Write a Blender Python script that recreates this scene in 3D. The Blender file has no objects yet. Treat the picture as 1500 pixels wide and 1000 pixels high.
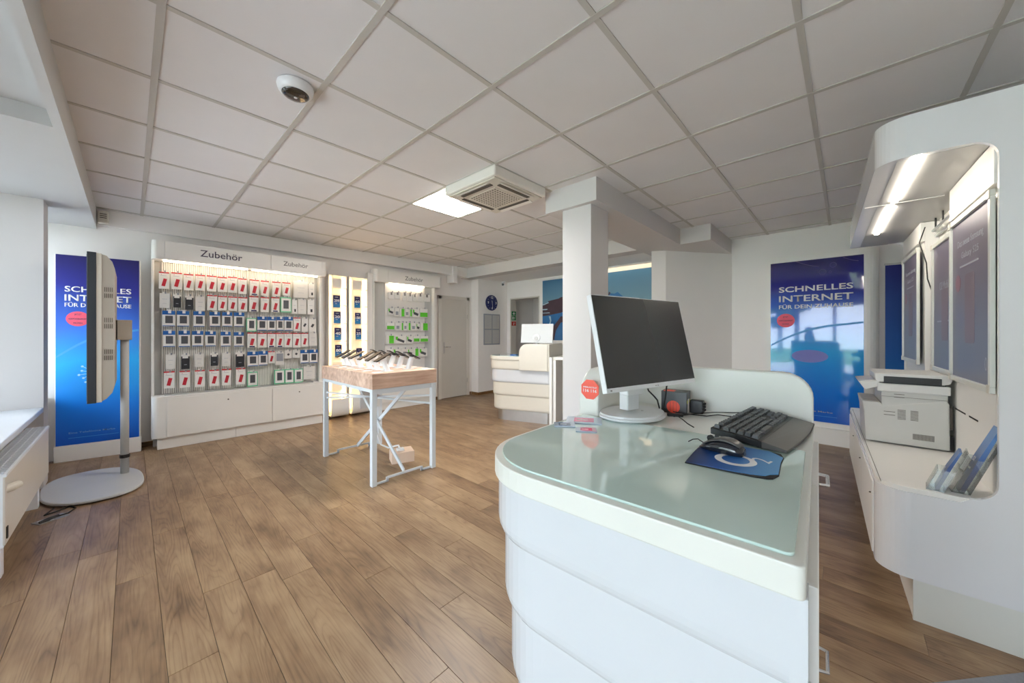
import bpy, bmesh, math, random
from math import sin, cos, pi, radians as R
from mathutils import Vector, Matrix
random.seed(7)
C = bpy.context.scene.collection
S = bpy.context.scene

# ------------------------------------------------------------------ camera, world, exposure
CAMH = 1.30
CEIL = 2.6306
YAW = R(-46.87)
FPX = 523.0
cam = bpy.data.cameras.new('camera')
cam.sensor_width = 36.0
cam.lens = FPX / 1500 * 36.0
cam.shift_y = -12 / 1500
cam.clip_start = 0.02
co = bpy.data.objects.new('camera', cam)
C.objects.link(co)
co.location = (0, 0, CAMH)
co.rotation_euler = (R(90), 0, YAW)
S.camera = co
S.view_settings.view_transform = 'Standard'
S.view_settings.look = 'None'
S.view_settings.gamma = 1.0
S.view_settings.use_curve_mapping = False
S.view_settings.exposure = 2.0
S.cycles.max_bounces = 16
S.cycles.diffuse_bounces = 10
S.cycles.transparent_max_bounces = 16

w = bpy.data.worlds.new('daylight_sky')
S.world = w
w.use_nodes = True
bg = w.node_tree.nodes['Background']
bg.inputs[0].default_value = (0.80, 0.88, 1.0, 1)
bg.inputs[1].default_value = 3.4


def portal(loc, rot, sx, sy):
    l = bpy.data.lights.new('window_portal', 'AREA')
    l.shape = 'RECTANGLE'
    l.size = sx
    l.size_y = sy
    l.cycles.is_portal = True
    o = bpy.data.objects.new('window_portal', l)
    o.location = loc
    o.rotation_euler = rot
    C.objects.link(o)


portal((-2.63, 1.19, 1.1), (0, R(-90), 0), 2.1, 3.7)
portal((-1.03, 4.03, 1.55), (0, R(-90), 0), 1.74, 1.76)
portal((-1.03, 5.5, 1.55), (0, R(-90), 0), 1.74, 0.72)


# ------------------------------------------------------------------ helpers: from the survey of the room
RV = (cos(YAW), sin(YAW), 0.0)
FV = (-sin(YAW), cos(YAW), 0.0)


def ray(px, py):
    a = (px - 750) / FPX
    return (FV[0] + RV[0] * a, FV[1] + RV[1] * a, (488 - py) / FPX)


def onz(px, py, z):
    d = ray(px, py)
    k = (z - CAMH) / d[2]
    return (d[0] * k, d[1] * k, z)


def onx(px, py, X):
    d = ray(px, py)
    k = X / d[0]
    return (X, d[1] * k, CAMH + d[2] * k)


class Frame:
    """a furniture group's own axes: u along, v across, turned by a few degrees in the room"""
    def __init__(s, ox, oy, deg):
        s.ox, s.oy, s.a = ox, oy, R(deg)
        s.u = (cos(s.a), sin(s.a))
        s.v = (-sin(s.a), cos(s.a))

    def w(s, u, v, z=0):
        return (s.ox + u * s.u[0] + v * s.v[0], s.oy + u * s.u[1] + v * s.v[1], z)

    def onv(s, px, py, v):
        d = ray(px, py)
        k = (v + s.ox * s.v[0] + s.oy * s.v[1]) / (d[0] * s.v[0] + d[1] * s.v[1])
        x, y = d[0] * k - s.ox, d[1] * k - s.oy
        return (x * s.u[0] + y * s.u[1], CAMH + d[2] * k)

    def onu(s, px, py, u):
        d = ray(px, py)
        k = (u + s.ox * s.u[0] + s.oy * s.u[1]) / (d[0] * s.u[0] + d[1] * s.u[1])
        x, y = d[0] * k - s.ox, d[1] * k - s.oy
        return (u, x * s.v[0] + y * s.v[1], CAMH + d[2] * k)

    def put(s, o, u, v, z=0, rot=0):
        o.location = s.w(u, v, z)
        o.rotation_euler = (o.rotation_euler[0], o.rotation_euler[1], s.a + R(rot))


DK = Frame(.66, .042, 2.5)       # front desk
WU = Frame(2.42, -.105, 2.1)     # wall unit on the right
SH = Frame(.20, 5.60, -.8)       # shelving on the far left wall
D2 = Frame(3.966, 3.026, 18.7)   # rear desk


# ------------------------------------------------------------------ helpers: meshes
class MB:
    def __init__(s):
        s.bm = bmesh.new()

    def box(s, x0, x1, y0, y1, z0, z1):
        v = [s.bm.verts.new(p) for p in ((x0, y0, z0), (x1, y0, z0), (x1, y1, z0), (x0, y1, z0),
                                         (x0, y0, z1), (x1, y0, z1), (x1, y1, z1), (x0, y1, z1))]
        for f in ((0, 3, 2, 1), (4, 5, 6, 7), (0, 1, 5, 4), (1, 2, 6, 5), (2, 3, 7, 6), (3, 0, 4, 7)):
            s.bm.faces.new([v[i] for i in f])
        return s

    def loft(s, rings, close=True):
        rr = [[s.bm.verts.new(p) for p in ring] for ring in rings]
        n = len(rr[0])
        for a, b in zip(rr, rr[1:]):
            for i in range(n):
                j = (i + 1) % n
                s.bm.faces.new((a[i], a[j], b[j], b[i]))
        if close:
            s.bm.faces.new(rr[0][::-1])
            s.bm.faces.new(rr[-1])
        return s

    def prism(s, poly, a, b, axis='z'):
        def p(q, t):
            if axis == 'z':
                return (q[0], q[1], t)
            if axis == 'x':
                return (t, q[0], q[1])
            return (q[0], t, q[1])
        return s.loft([[p(q, a) for q in poly], [p(q, b) for q in poly]])

    def tube(s, pts, r, seg=8, closed=False):
        pts = [Vector(p) for p in pts]
        rings = []
        up = Vector((0, 0, 1))
        for i, p in enumerate(pts):
            t = (pts[min(i + 1, len(pts) - 1)] - pts[max(i - 1, 0)]).normalized()
            a = up if abs(t.z) < .95 else Vector((1, 0, 0))
            x = t.cross(a).normalized()
            y = t.cross(x).normalized()
            rr = r[i] if isinstance(r, (list, tuple)) else r
            rings.append([p + rr * (cos(2 * pi * k / seg) * x + sin(2 * pi * k / seg) * y) for k in range(seg)])
        return s.loft(rings)

    def bar(s, p0, p1, wdt, hgt=None):
        hgt = hgt or wdt
        p0, p1 = Vector(p0), Vector(p1)
        t = (p1 - p0).normalized()
        a = Vector((0, 0, 1)) if abs(t.z) < .95 else Vector((1, 0, 0))
        x = t.cross(a).normalized()
        y = x.cross(t).normalized()
        q = [(-1, -1), (1, -1), (1, 1), (-1, 1)]
        return s.loft([[p + x * (i * wdt / 2) + y * (j * hgt / 2) for i, j in q] for p in (p0, p1)])

    def lathe(s, prof, seg=24, c=(0, 0, 0), sx=1, sy=1):
        return s.loft([[(c[0] + r * sx * cos(2 * pi * k / seg), c[1] + r * sy * sin(2 * pi * k / seg), c[2] + z)
                        for k in range(seg)] for r, z in prof])

    def poly(s, pts):
        s.bm.faces.new([s.bm.verts.new(p) for p in pts])
        return s

    def build(s, name, m, parent=None, bevel=0, smooth=False, sub=0, seg=2):
        bmesh.ops.recalc_face_normals(s.bm, faces=s.bm.faces)
        me = bpy.data.meshes.new(name)
        s.bm.to_mesh(me)
        s.bm.free()
        me.materials.append(m)
        o = bpy.data.objects.new(name, me)
        C.objects.link(o)
        if parent:
            o.parent = parent
        if smooth:
            for p in me.polygons:
                p.use_smooth = True
        if bevel:
            b = o.modifiers.new('bevel', 'BEVEL')
            b.width = bevel
            b.segments = seg
            b.limit_method = 'ANGLE'
            b.angle_limit = R(40)
        if sub:
            b = o.modifiers.new('sub', 'SUBSURF')
            b.levels = b.render_levels = sub
        return o


def rrect(x0, x1, y0, y1, r, n=6):
    """rounded rectangle, r = radii for corners (x0,y0),(x1,y0),(x1,y1),(x0,y1)"""
    if not isinstance(r, (tuple, list)):
        r = (r,) * 4
    out = []
    for (cx, cy, sx, sy, a0), rr in zip(((x0, y0, 1, 1, 180), (x1, y0, -1, 1, 270), (x1, y1, -1, -1, 0), (x0, y1, 1, -1, 90)), r):
        if rr <= 0:
            out.append((cx, cy))
            continue
        ox, oy = cx + sx * rr, cy + sy * rr
        for k in range(n + 1):
            a = R(a0 + 90 * k / n)
            out.append((ox + rr * cos(a), oy + rr * sin(a)))
    return out


def tag(o, label=None, cat=None, group=None, kind=None):
    if label:
        o['label'] = label
    if cat:
        o['category'] = cat
    if group:
        o['group'] = group
    if kind:
        o['kind'] = kind
    return o


def empty(name, label=None, cat=None, loc=(0, 0, 0), rot=0, group=None, kind=None):
    o = bpy.data.objects.new(name, None)
    o.empty_display_size = .05
    C.objects.link(o)
    o.location = loc
    o.rotation_euler = (0, 0, rot)
    return tag(o, label, cat, group, kind)


def inst(src, parent=None, loc=None, rot=None, scale=None, name=None):
    c = src.copy()
    if name:
        c.name = name
    C.objects.link(c)
    if parent:
        c.parent = parent
    if loc is not None:
        c.location = loc
    if rot is not None:
        c.rotation_euler = rot
    if scale is not None:
        c.scale = scale
    return c


KIDS = {}


def copy_tree(o, parent=None):
    c = o.copy()
    C.objects.link(c)
    if parent:
        c.parent = parent
    for ch in list(o.children):
        copy_tree(ch, c)
    return c


# ------------------------------------------------------------------ helpers: materials
def mat(name, col, rough=.5, metal=0, var=.03, scale=6, bump=0, coat=0, alpha=None, spec=.5):
    m = bpy.data.materials.new(name)
    m.use_nodes = True
    nt = m.node_tree
    b = nt.nodes['Principled BSDF']
    b.inputs['Roughness'].default_value = rough
    b.inputs['Metallic'].default_value = metal
    b.inputs['Specular IOR Level'].default_value = spec
    if coat:
        b.inputs['Coat Weight'].default_value = coat
        b.inputs['Coat Roughness'].default_value = .04
    tc = nt.nodes.new('ShaderNodeTexCoord')
    nz = nt.nodes.new('ShaderNodeTexNoise')
    nz.inputs['Scale'].default_value = scale
    nz.inputs['Detail'].default_value = 4
    nt.links.new(tc.outputs['Object'], nz.inputs['Vector'])
    mx = nt.nodes.new('ShaderNodeMix')
    mx.data_type = 'RGBA'
    c = list(col)[:3]
    mx.inputs[6].default_value = tuple(max(0, x * (1 - var)) for x in c) + (1,)
    mx.inputs[7].default_value = tuple(min(1, x * (1 + var)) for x in c) + (1,)
    nt.links.new(nz.outputs['Fac'], mx.inputs[0])
    nt.links.new(mx.outputs[2], b.inputs['Base Color'])
    if bump:
        bp = nt.nodes.new('ShaderNodeBump')
        bp.inputs['Strength'].default_value = bump
        bp.inputs['Distance'].default_value = .002
        nt.links.new(nz.outputs['Fac'], bp.inputs['Height'])
        nt.links.new(bp.outputs[0], b.inputs['Normal'])
    if alpha is not None:
        b.inputs['Alpha'].default_value = alpha
    return m


def srgb(r, g, b):
    f = lambda v: (v / 255 / 12.92) if v / 255 <= .04045 else ((v / 255 + .055) / 1.055) ** 2.4
    return (f(r), f(g), f(b))


def emit(name, col, strength):
    m = bpy.data.materials.new(name)
    m.use_nodes = True
    b = m.node_tree.nodes['Principled BSDF']
    b.inputs['Base Color'].default_value = (.9, .9, .9, 1)
    b.inputs['Emission Color'].default_value = tuple(col) + (1,)
    b.inputs['Emission Strength'].default_value = strength
    return m


def clear(name, tint=(1, 1, 1), gloss=.12, rough=.02):
    m = bpy.data.materials.new(name)
    m.use_nodes = True
    nt = m.node_tree
    for n in list(nt.nodes):
        if n.type == 'BSDF_PRINCIPLED':
            nt.nodes.remove(n)
    out = nt.nodes['Material Output']
    t = nt.nodes.new('ShaderNodeBsdfTransparent')
    t.inputs[0].default_value = tuple(tint) + (1,)
    g = nt.nodes.new('ShaderNodeBsdfGlossy')
    g.inputs['Roughness'].default_value = rough
    fr = nt.nodes.new('ShaderNodeFresnel')
    fr.inputs[0].default_value = 1.45
    ml = nt.nodes.new('ShaderNodeMath')
    ml.operation = 'MULTIPLY_ADD'
    ml.inputs[1].default_value = .8
    ml.inputs[2].default_value = gloss * .2
    nt.links.new(fr.outputs[0], ml.inputs[0])
    mx = nt.nodes.new('ShaderNodeMixShader')
    nt.links.new(ml.outputs[0], mx.inputs[0])
    nt.links.new(t.outputs[0], mx.inputs[1])
    nt.links.new(g.outputs[0], mx.inputs[2])
    nt.links.new(mx.outputs[0], out.inputs[0])
    return m


def ramp_mat(name, stops, axis=2, lo=0, hi=1, rough=.4, diag=0, coat=0, noise=.06):
    """printed artwork: colours running along a local axis"""
    m = bpy.data.materials.new(name)
    m.use_nodes = True
    nt = m.node_tree
    b = nt.nodes['Principled BSDF']
    b.inputs['Roughness'].default_value = rough
    if coat:
        b.inputs['Coat Weight'].default_value = coat
        b.inputs['Coat Roughness'].default_value = .02
    tc = nt.nodes.new('ShaderNodeTexCoord')
    sp = nt.nodes.new('ShaderNodeSeparateXYZ')
    nt.links.new(tc.outputs['Object'], sp.inputs[0])
    mr = nt.nodes.new('ShaderNodeMapRange')
    mr.inputs[1].default_value = lo
    mr.inputs[2].default_value = hi
    src = sp.outputs[axis]
    if diag:
        ma = nt.nodes.new('ShaderNodeMath')
        ma.operation = 'MULTIPLY_ADD'
        ma.inputs[1].default_value = diag
        nt.links.new(sp.outputs[0], ma.inputs[0])
        nt.links.new(src, ma.inputs[2])
        src = ma.outputs[0]
    if noise:
        nz = nt.nodes.new('ShaderNodeTexNoise')
        nz.inputs['Scale'].default_value = 1.6
        nz.inputs['Detail'].default_value = 1
        nt.links.new(tc.outputs['Object'], nz.inputs['Vector'])
        m2 = nt.nodes.new('ShaderNodeMath')
        m2.operation = 'MULTIPLY_ADD'
        m2.inputs[1].default_value = noise * (hi - lo) * 4
        nt.links.new(nz.outputs['Fac'], m2.inputs[0])
        nt.links.new(src, m2.inputs[2])
        src = m2.outputs[0]
        mr.inputs[1].default_value = lo + noise * (hi - lo) * 2
        mr.inputs[2].default_value = hi + noise * (hi - lo) * 2
    nt.links.new(src, mr.inputs[0])
    cr = nt.nodes.new('ShaderNodeValToRGB')
    e = cr.color_ramp.elements
    e[0].position, e[0].color = stops[0][0], tuple(stops[0][1]) + (1,)
    e[1].position, e[1].color = stops[-1][0], tuple(stops[-1][1]) + (1,)
    for p, c in stops[1:-1]:
        q = e.new(p)
        q.color = tuple(c) + (1,)
    nt.links.new(mr.outputs[0], cr.inputs[0])
    nt.links.new(cr.outputs[0], b.inputs['Base Color'])
    return m


def wood(name, c_dark, c_mid, c_light, along='y', rough=.42, rnd=True, sc=1.0, bump=.25, fine=False):
    m = bpy.data.materials.new(name)
    m.use_nodes = True
    nt = m.node_tree
    L = nt.links.new
    b = nt.nodes['Principled BSDF']
    b.inputs['Roughness'].default_value = rough
    tc = nt.nodes.new('ShaderNodeTexCoord')
    oi = nt.nodes.new('ShaderNodeObjectInfo')
    cmb = nt.nodes.new('ShaderNodeCombineXYZ')
    mu = nt.nodes.new('ShaderNodeMath')
    mu.operation = 'MULTIPLY'
    mu.inputs[1].default_value = 37.0 if rnd else 0
    L(oi.outputs['Random'], mu.inputs[0])
    for i in range(3):
        L(mu.outputs[0], cmb.inputs[i])
    ad = nt.nodes.new('ShaderNodeVectorMath')
    ad.operation = 'ADD'
    L(tc.outputs['Object'], ad.inputs[0])
    L(cmb.outputs[0], ad.inputs[1])
    mp = nt.nodes.new('ShaderNodeMapping')
    s = {'x': (1.1, 11, 11), 'y': (11, 1.1, 11), 'z': (11, 11, 1.1)}[along]
    if fine:
        s = (13, 1.3, 13)
    mp.inputs['Scale'].default_value = tuple(q * sc for q in s)
    L(ad.outputs[0], mp.inputs[0])
    # rings: distorted bands of a stretched noise give cathedral grain
    n1 = nt.nodes.new('ShaderNodeTexNoise')
    n1.inputs['Scale'].default_value = .9
    n1.inputs['Detail'].default_value = 2
    L(mp.outputs[0], n1.inputs['Vector'])
    m1 = nt.nodes.new('ShaderNodeMath')
    m1.operation = 'MULTIPLY'
    m1.inputs[1].default_value = 95 if fine else 70
    L(n1.outputs['Fac'], m1.inputs[0])
    sn = nt.nodes.new('ShaderNodeMath')
    sn.operation = 'SINE'
    L(m1.outputs[0], sn.inputs[0])
    n2 = nt.nodes.new('ShaderNodeTexNoise')
    n2.inputs['Scale'].default_value = 6
    n2.inputs['Detail'].default_value = 6
    n2.inputs['Roughness'].default_value = .7
    L(mp.outputs[0], n2.inputs['Vector'])
    n3 = nt.nodes.new('ShaderNodeTexNoise')
    n3.inputs['Scale'].default_value = 3.2
    n3.inputs['Detail'].default_value = 3
    L(ad.outputs[0], n3.inputs['Vector'])
    a1 = nt.nodes.new('ShaderNodeMath')
    a1.operation = 'MULTIPLY_ADD'
    a1.inputs[1].default_value = .05 if fine else .075
    L(sn.outputs[0], a1.inputs[0])
    L(n2.outputs['Fac'], a1.inputs[2])
    a2 = nt.nodes.new('ShaderNodeMath')
    a2.operation = 'MULTIPLY_ADD'
    a2.inputs[1].default_value = .75
    L(n3.outputs['Fac'], a2.inputs[0])
    L(a1.outputs[0], a2.inputs[2])
    a3 = nt.nodes.new('ShaderNodeMath')
    a3.operation = 'MULTIPLY_ADD'
    a3.inputs[1].default_value = .16 if rnd else 0
    L(oi.outputs['Random'], a3.inputs[0])
    L(a2.outputs[0], a3.inputs[2])
    cr = nt.nodes.new('ShaderNodeValToRGB')
    e = cr.color_ramp.elements
    e[0].position, e[0].color = .62, tuple(c_dark) + (1,)
    e[1].position, e[1].color = 1.22 if False else 1.0, tuple(c_light) + (1,)
    q = e.new(.84)
    q.color = tuple(c_mid) + (1,)
    mr = nt.nodes.new('ShaderNodeMath')
    mr.operation = 'MULTIPLY'
    mr.inputs[1].default_value = .88
    L(a3.outputs[0], mr.inputs[0])
    L(mr.outputs[0], cr.inputs[0])
    L(cr.outputs[0], b.inputs['Base Color'])
    bp = nt.nodes.new('ShaderNodeBump')
    bp.inputs['Strength'].default_value = bump
    bp.inputs['Distance'].default_value = .001
    L(a1.outputs[0], bp.inputs['Height'])
    L(bp.outputs[0], b.inputs['Normal'])
    return m


def plank_wood(name, dark, mid, light):
    """laminate: large soft patches, cathedral rings and fine fibres running along y, different on every plank"""
    m = bpy.data.materials.new(name)
    m.use_nodes = True
    nt = m.node_tree
    L = nt.links.new
    N = nt.nodes.new
    b = nt.nodes['Principled BSDF']
    b.inputs['Roughness'].default_value = .38
    tc, oi = N('ShaderNodeTexCoord'), N('ShaderNodeObjectInfo')

    def math_(op, a, b_=None, c=None):
        q = N('ShaderNodeMath')
        q.operation = op
        for k, v in enumerate((a, b_, c)):
            if v is None:
                continue
            if hasattr(v, 'links'):
                L(v, q.inputs[k])
            else:
                q.inputs[k].default_value = v
        return q.outputs[0]
    r37 = math_('MULTIPLY', oi.outputs['Random'], 41.0)
    cmb = N('ShaderNodeCombineXYZ')
    for k in range(3):
        L(r37, cmb.inputs[k])
    ad = N('ShaderNodeVectorMath')
    L(tc.outputs['Object'], ad.inputs[0])
    L(cmb.outputs[0], ad.inputs[1])

    def noise(sx, sy, sc, det, rough=.5, dist=0):
        mp = N('ShaderNodeMapping')
        mp.inputs['Scale'].default_value = (sx, sy, 1)
        L(ad.outputs[0], mp.inputs[0])
        n = N('ShaderNodeTexNoise')
        n.inputs['Scale'].default_value = sc
        n.inputs['Detail'].default_value = det
        n.inputs['Roughness'].default_value = rough
        n.inputs['Distortion'].default_value = dist
        L(mp.outputs[0], n.inputs['Vector'])
        return n.outputs['Fac']
    ring = noise(9, .75, 1.0, 1.0)
    rs = math_('ABSOLUTE', math_('SINE', math_('MULTIPLY', ring, 70.0)))
    rs = math_('POWER', rs, .45)
    fibre = noise(120, 5, 1.0, 3, .6)
    patch = noise(7, 2.6, 1.0, 3, .55)
    mask = noise(5, 1.2, 1.0, 1)
    v = math_('MULTIPLY_ADD', patch, .80, .05)
    v = math_('MULTIPLY_ADD', fibre, .30, v)
    v = math_('MULTIPLY_ADD', math_('MULTIPLY', rs, mask), .28, v)
    v = math_('MULTIPLY_ADD', oi.outputs['Random'], .12, v)
    cr = N('ShaderNodeValToRGB')
    e = cr.color_ramp.elements
    e[0].position, e[0].color = .50, tuple(dark) + (1,)
    e[1].position, e[1].color = .98, tuple(light) + (1,)
    e.new(.72).color = tuple(mid) + (1,)
    L(v, cr.inputs[0])
    L(cr.outputs[0], b.inputs['Base Color'])
    bp = N('ShaderNodeBump')
    bp.inputs['Strength'].default_value = .12
    bp.inputs['Distance'].default_value = .0008
    L(fibre, bp.inputs['Height'])
    L(bp.outputs[0], b.inputs['Normal'])
    return m


M = {}
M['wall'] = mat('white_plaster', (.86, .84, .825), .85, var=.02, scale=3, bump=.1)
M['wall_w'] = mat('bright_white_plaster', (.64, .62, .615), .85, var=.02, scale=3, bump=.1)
M['tile'] = mat('mineral_fibre_tile', (.74, .725, .725), .9, var=.035, scale=2.2, bump=.25)
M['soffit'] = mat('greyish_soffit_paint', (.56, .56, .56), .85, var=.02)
M['grid'] = mat('ceiling_grid_metal', (.52, .50, .465), .55, var=.03)
M['floorbase'] = mat('dark_underlay', (.05, .035, .025), .9)
M['plank'] = plank_wood('oak_laminate', srgb(94, 71, 51), srgb(133, 106, 79), srgb(163, 137, 106))
M['baseboard'] = wood('brown_skirting_wood', srgb(100, 72, 40), srgb(140, 105, 66), srgb(160, 125, 84), along='x', rnd=False)
M['tablewood'] = wood('pale_ash_veneer', srgb(186, 150, 128), srgb(210, 176, 154), srgb(226, 196, 174), along='x', rnd=False, sc=.35, bump=.02)
M['tablewoody'] = mat('cream_veneer', srgb(226, 200, 178), .5, var=.04)
M['gloss'] = mat('white_gloss_lacquer', (.82, .82, .80), .14, var=.01, coat=.3)
M['satin'] = mat('white_satin_lacquer', (.85, .84, .81), .34, var=.015)
M['desk'] = mat('white_desk_acrylic', (.61, .635, .67), .16, var=.01, coat=.2)
M['unit'] = mat('white_unit_laminate', (.77, .78, .80), .2, var=.01, coat=.2)
M['slab'] = mat('white_solid_surface', (.71, .72, .675), .28, var=.01)
M['cream'] = mat('cream_solid_surface', (.68, .645, .565), .3, var=.02)
M['creamw'] = mat('cool_white_band', (.62, .64, .67), .25, var=.02)
M['glass_top'] = mat('frosted_green_glass', srgb(196, 218, 212), .035, var=.02, coat=.6, spec=.6)
M['glass_edge'] = mat('green_glass_edge', srgb(176, 198, 190), .1, var=.02)
M['steel'] = mat('brushed_steel', (.52, .50, .48), .35, metal=.9, var=.06, scale=20)
M['chrome'] = mat('chrome', (.75, .75, .75), .15, metal=1)
M['greymetal'] = mat('grey_painted_metal', (.50, .50, .49), .4, metal=.2)
M['legmetal'] = mat('light_grey_lacquered_steel', (.66, .70, .73), .35, var=.02)
M['backgrey'] = mat('grey_backing_panel', (.50, .51, .51), .5)
M['beigeplastic'] = mat('aged_beige_plastic', (.42, .38, .32), .5)
M['beigelight'] = mat('light_beige_trim', (.62, .58, .50), .4)
M['darkbezel'] = mat('dark_blue_grey_bezel', (.028, .036, .045), .35)
M['greystand'] = mat('light_grey_powder_coat', (.50, .51, .51), .4)
M['black'] = mat('black_plastic', (.014, .014, .015), .4)
M['blackrub'] = mat('black_rubber', (.01, .01, .01), .7)
M['screen'] = mat('switched_off_screen', (.030, .030, .030), .22, var=.02, spec=.6)
M['whiteplast'] = mat('white_plastic', (.76, .77, .78), .3)
M['silver'] = mat('silver_white_plastic', (.68, .70, .71), .3)
M['key'] = mat('dark_grey_keycap', (.085, .093, .098), .5)
M['keyend'] = mat('keycap_side', (.22, .24, .30), .45)
M['kbody'] = mat('keyboard_black', (.010, .011, .012), .45)
M['wrist'] = mat('wrist_rest_grey', (.075, .07, .065), .45)
M['mousetop'] = mat('mouse_grey_shell', (.10, .095, .09), .28)
M['mouseside'] = mat('mouse_black_gloss', (.012, .014, .02), .12, coat=.5)
M['ink_white'] = mat('white_print', (.85, .85, .86), .5, var=.01)
M['ink_soft'] = mat('soft_grey_print', (.42, .44, .50), .5)
M['ink_dark'] = mat('dark_violet_print', (.075, .06, .10), .5)
M['ink_grey'] = mat('grey_print', (.22, .21, .21), .5)
M['pink'] = mat('coral_pink_print', srgb(240, 92, 118), .5)
M['red'] = mat('red_print', srgb(205, 30, 40), .5)
M['redphone'] = mat('red_case_picture', srgb(190, 30, 50), .5, var=.25, scale=60)
M['orange'] = mat('orange_red_sticker', srgb(240, 92, 72), .45)
M['bluep'] = mat('blue_print', srgb(22, 98, 176), .45)
M['navy'] = mat('navy_print', srgb(14, 26, 92), .4)
M['darkpic'] = mat('dark_case_picture', (.07, .075, .09), .4, var=.6, scale=50)
M['blackpack'] = mat('black_pouch_pack', (.02, .022, .03), .35)
M['greyp'] = mat('grey_pack', srgb(150, 155, 165), .4)
M['pack'] = mat('white_card', (.80, .79, .77), .55, var=.02)
M['pack2'] = mat('off_white_card', (.72, .71, .69), .5, var=.04)
M['green'] = mat('bright_green_print', srgb(96, 205, 52), .45)
M['mint'] = mat('mint_green_print', srgb(110, 205, 160), .45)
M['signgreen'] = mat('safety_sign_green', srgb(10, 130, 70), .5)
M['signred'] = mat('safety_sign_red', srgb(190, 60, 50), .5)
M['hook'] = mat('wire_hook', (.5, .5, .5), .3, metal=.8)
M['acrylic'] = clear('clear_acrylic', (.93, .96, .96), .35)
M['glass'] = clear('window_glass', (.96, .98, .97), .1)
M['filter'] = clear('frosted_poster_cover', (.62, .62, .66), .6, .25)
M['door'] = mat('beige_door_leaf', (.60, .57, .52), .5)
M['doorframe'] = mat('door_frame_paint', (.66, .63, .58), .5)
M['radiator'] = mat('radiator_enamel', (.62, .58, .53), .35)
M['radw'] = mat('radiator_white', (.74, .77, .82), .3)
M['dark'] = mat('dark_void', (.02, .02, .02), .8)
M['shade'] = mat('vent_slot_brown', (.10, .085, .07), .7)
M['ac'] = mat('air_conditioner_plastic', (.78, .75, .70), .4)
M['acbase'] = mat('air_conditioner_panel', (.66, .62, .54), .5)
M['lens'] = mat('smoked_dome', (.035, .028, .022), .1, coat=.6)
M['led_warm'] = emit('warm_led', (1.0, .80, .55), 4.5)
M['led_col'] = emit('warm_led_column', (1.0, .62, .26), 1.9)
M['led_cool'] = emit('neutral_led', (1.0, .90, .76), 9)
M['led_cove'] = emit('cove_led', (1.0, .78, .5), 1.6)
M['led_panel'] = emit('ceiling_luminaire_light', (1.0, .95, .90), 16)
M['grass'] = mat('grass', (.20, .32, .12), .9, var=.4, scale=4)
M['pave'] = mat('pale_paving', (.70, .68, .67), .8, var=.1)
M['asphalt'] = mat('asphalt', (.14, .14, .15), .8, var=.1)
M['leaf'] = mat('tree_leaves', (.10, .20, .07), .8, var=.5, scale=5)
M['bark'] = mat('bark', (.10, .07, .05), .9)
M['facade'] = mat('pale_facade', (.7, .7, .66), .8)
M['rug'] = mat('grey_blue_mat', (.24, .25, .28), .9, var=.15, scale=80)
M['paper'] = mat('grey_paper', (.52, .52, .50), .6)
M['socket'] = mat('floor_socket_plate', (.32, .30, .28), .4, metal=.5)


def text(name, s, m, parent, w=None, h=None, loc=(0, 0, 0), rot=(R(90), 0, 0), bold=.0, ext=.0004, anchor='c'):
    cu = bpy.data.curves.new(name, 'FONT')
    cu.body = s
    cu.resolution_u = 3
    cu.offset = bold
    t = bpy.data.objects.new(name, cu)
    C.objects.link(t)
    bpy.context.view_layer.update()
    me = bpy.data.meshes.new_from_object(t.evaluated_get(bpy.context.evaluated_depsgraph_get()))
    bpy.data.objects.remove(t)
    xs = [v.co.x for v in me.vertices]
    ys = [v.co.y for v in me.vertices]
    x0, x1, y0, y1 = min(xs), max(xs), min(ys), max(ys)
    sx = (w / (x1 - x0)) if w else h / (y1 - y0)
    sy = (h / (y1 - y0)) if h else sx
    ox = (x0 + x1) / 2 if anchor == 'c' else x0
    for v in me.vertices:
        v.co.x = (v.co.x - ox) * sx
        v.co.y = (v.co.y - (y0 + y1) / 2) * sy
        v.co.z = 0
    bm = bmesh.new()
    bm.from_mesh(me)
    r = bmesh.ops.extrude_face_region(bm, geom=bm.faces[:])
    for v in [g for g in r['geom'] if isinstance(g, bmesh.types.BMVert)]:
        v.co.z += ext
    bmesh.ops.recalc_face_normals(bm, faces=bm.faces)
    bm.to_mesh(me)
    bm.free()
    me.materials.clear()
    me.materials.append(m)
    me.name = name
    o = bpy.data.objects.new(name, me)
    C.objects.link(o)
    o.parent = parent
    o.location = loc
    o.rotation_euler = rot
    return o


def structure(name, mb, m, **k):
    return tag(mb.build(name, m, **k), kind='structure')


# ------------------------------------------------------------------ room shell
X0, X1, Y0, Y1 = -1.0, 5.88, -.72, 5.88
XS = -2.6
fl = structure('floor', MB().box(XS - .1, X1 + 2.3, Y0 - .1, Y1 + .1, -.05, -.004), M['floorbase'])
PW, PL = .150, 1.38
pm = MB().box(0, PW - .0016, 0, PL - .0016, -.004, 0).build('plank', M['plank'], fl)
b = pm.modifiers.new('b', 'BEVEL')
b.width = .0008
b.segments = 1
first = True
nx = int((X1 - X0) / PW) + 12
for i in range(nx):
    off = random.Random(i * 13 + 5).random() * PL
    y = Y0 - off
    x = -.353 - 15 * PW + i * PW
    while y < Y1:
        ya, yb = max(y, Y0), min(y + PL, Y1)
        if yb - ya > .05 and x < X1 and x > XS - .16:
            o = pm if first else inst(pm, fl)
            first = False
            o.location = (x, ya, 0)
            o.scale = (1, (yb - ya) / PL, 1)
        y += PL

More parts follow.
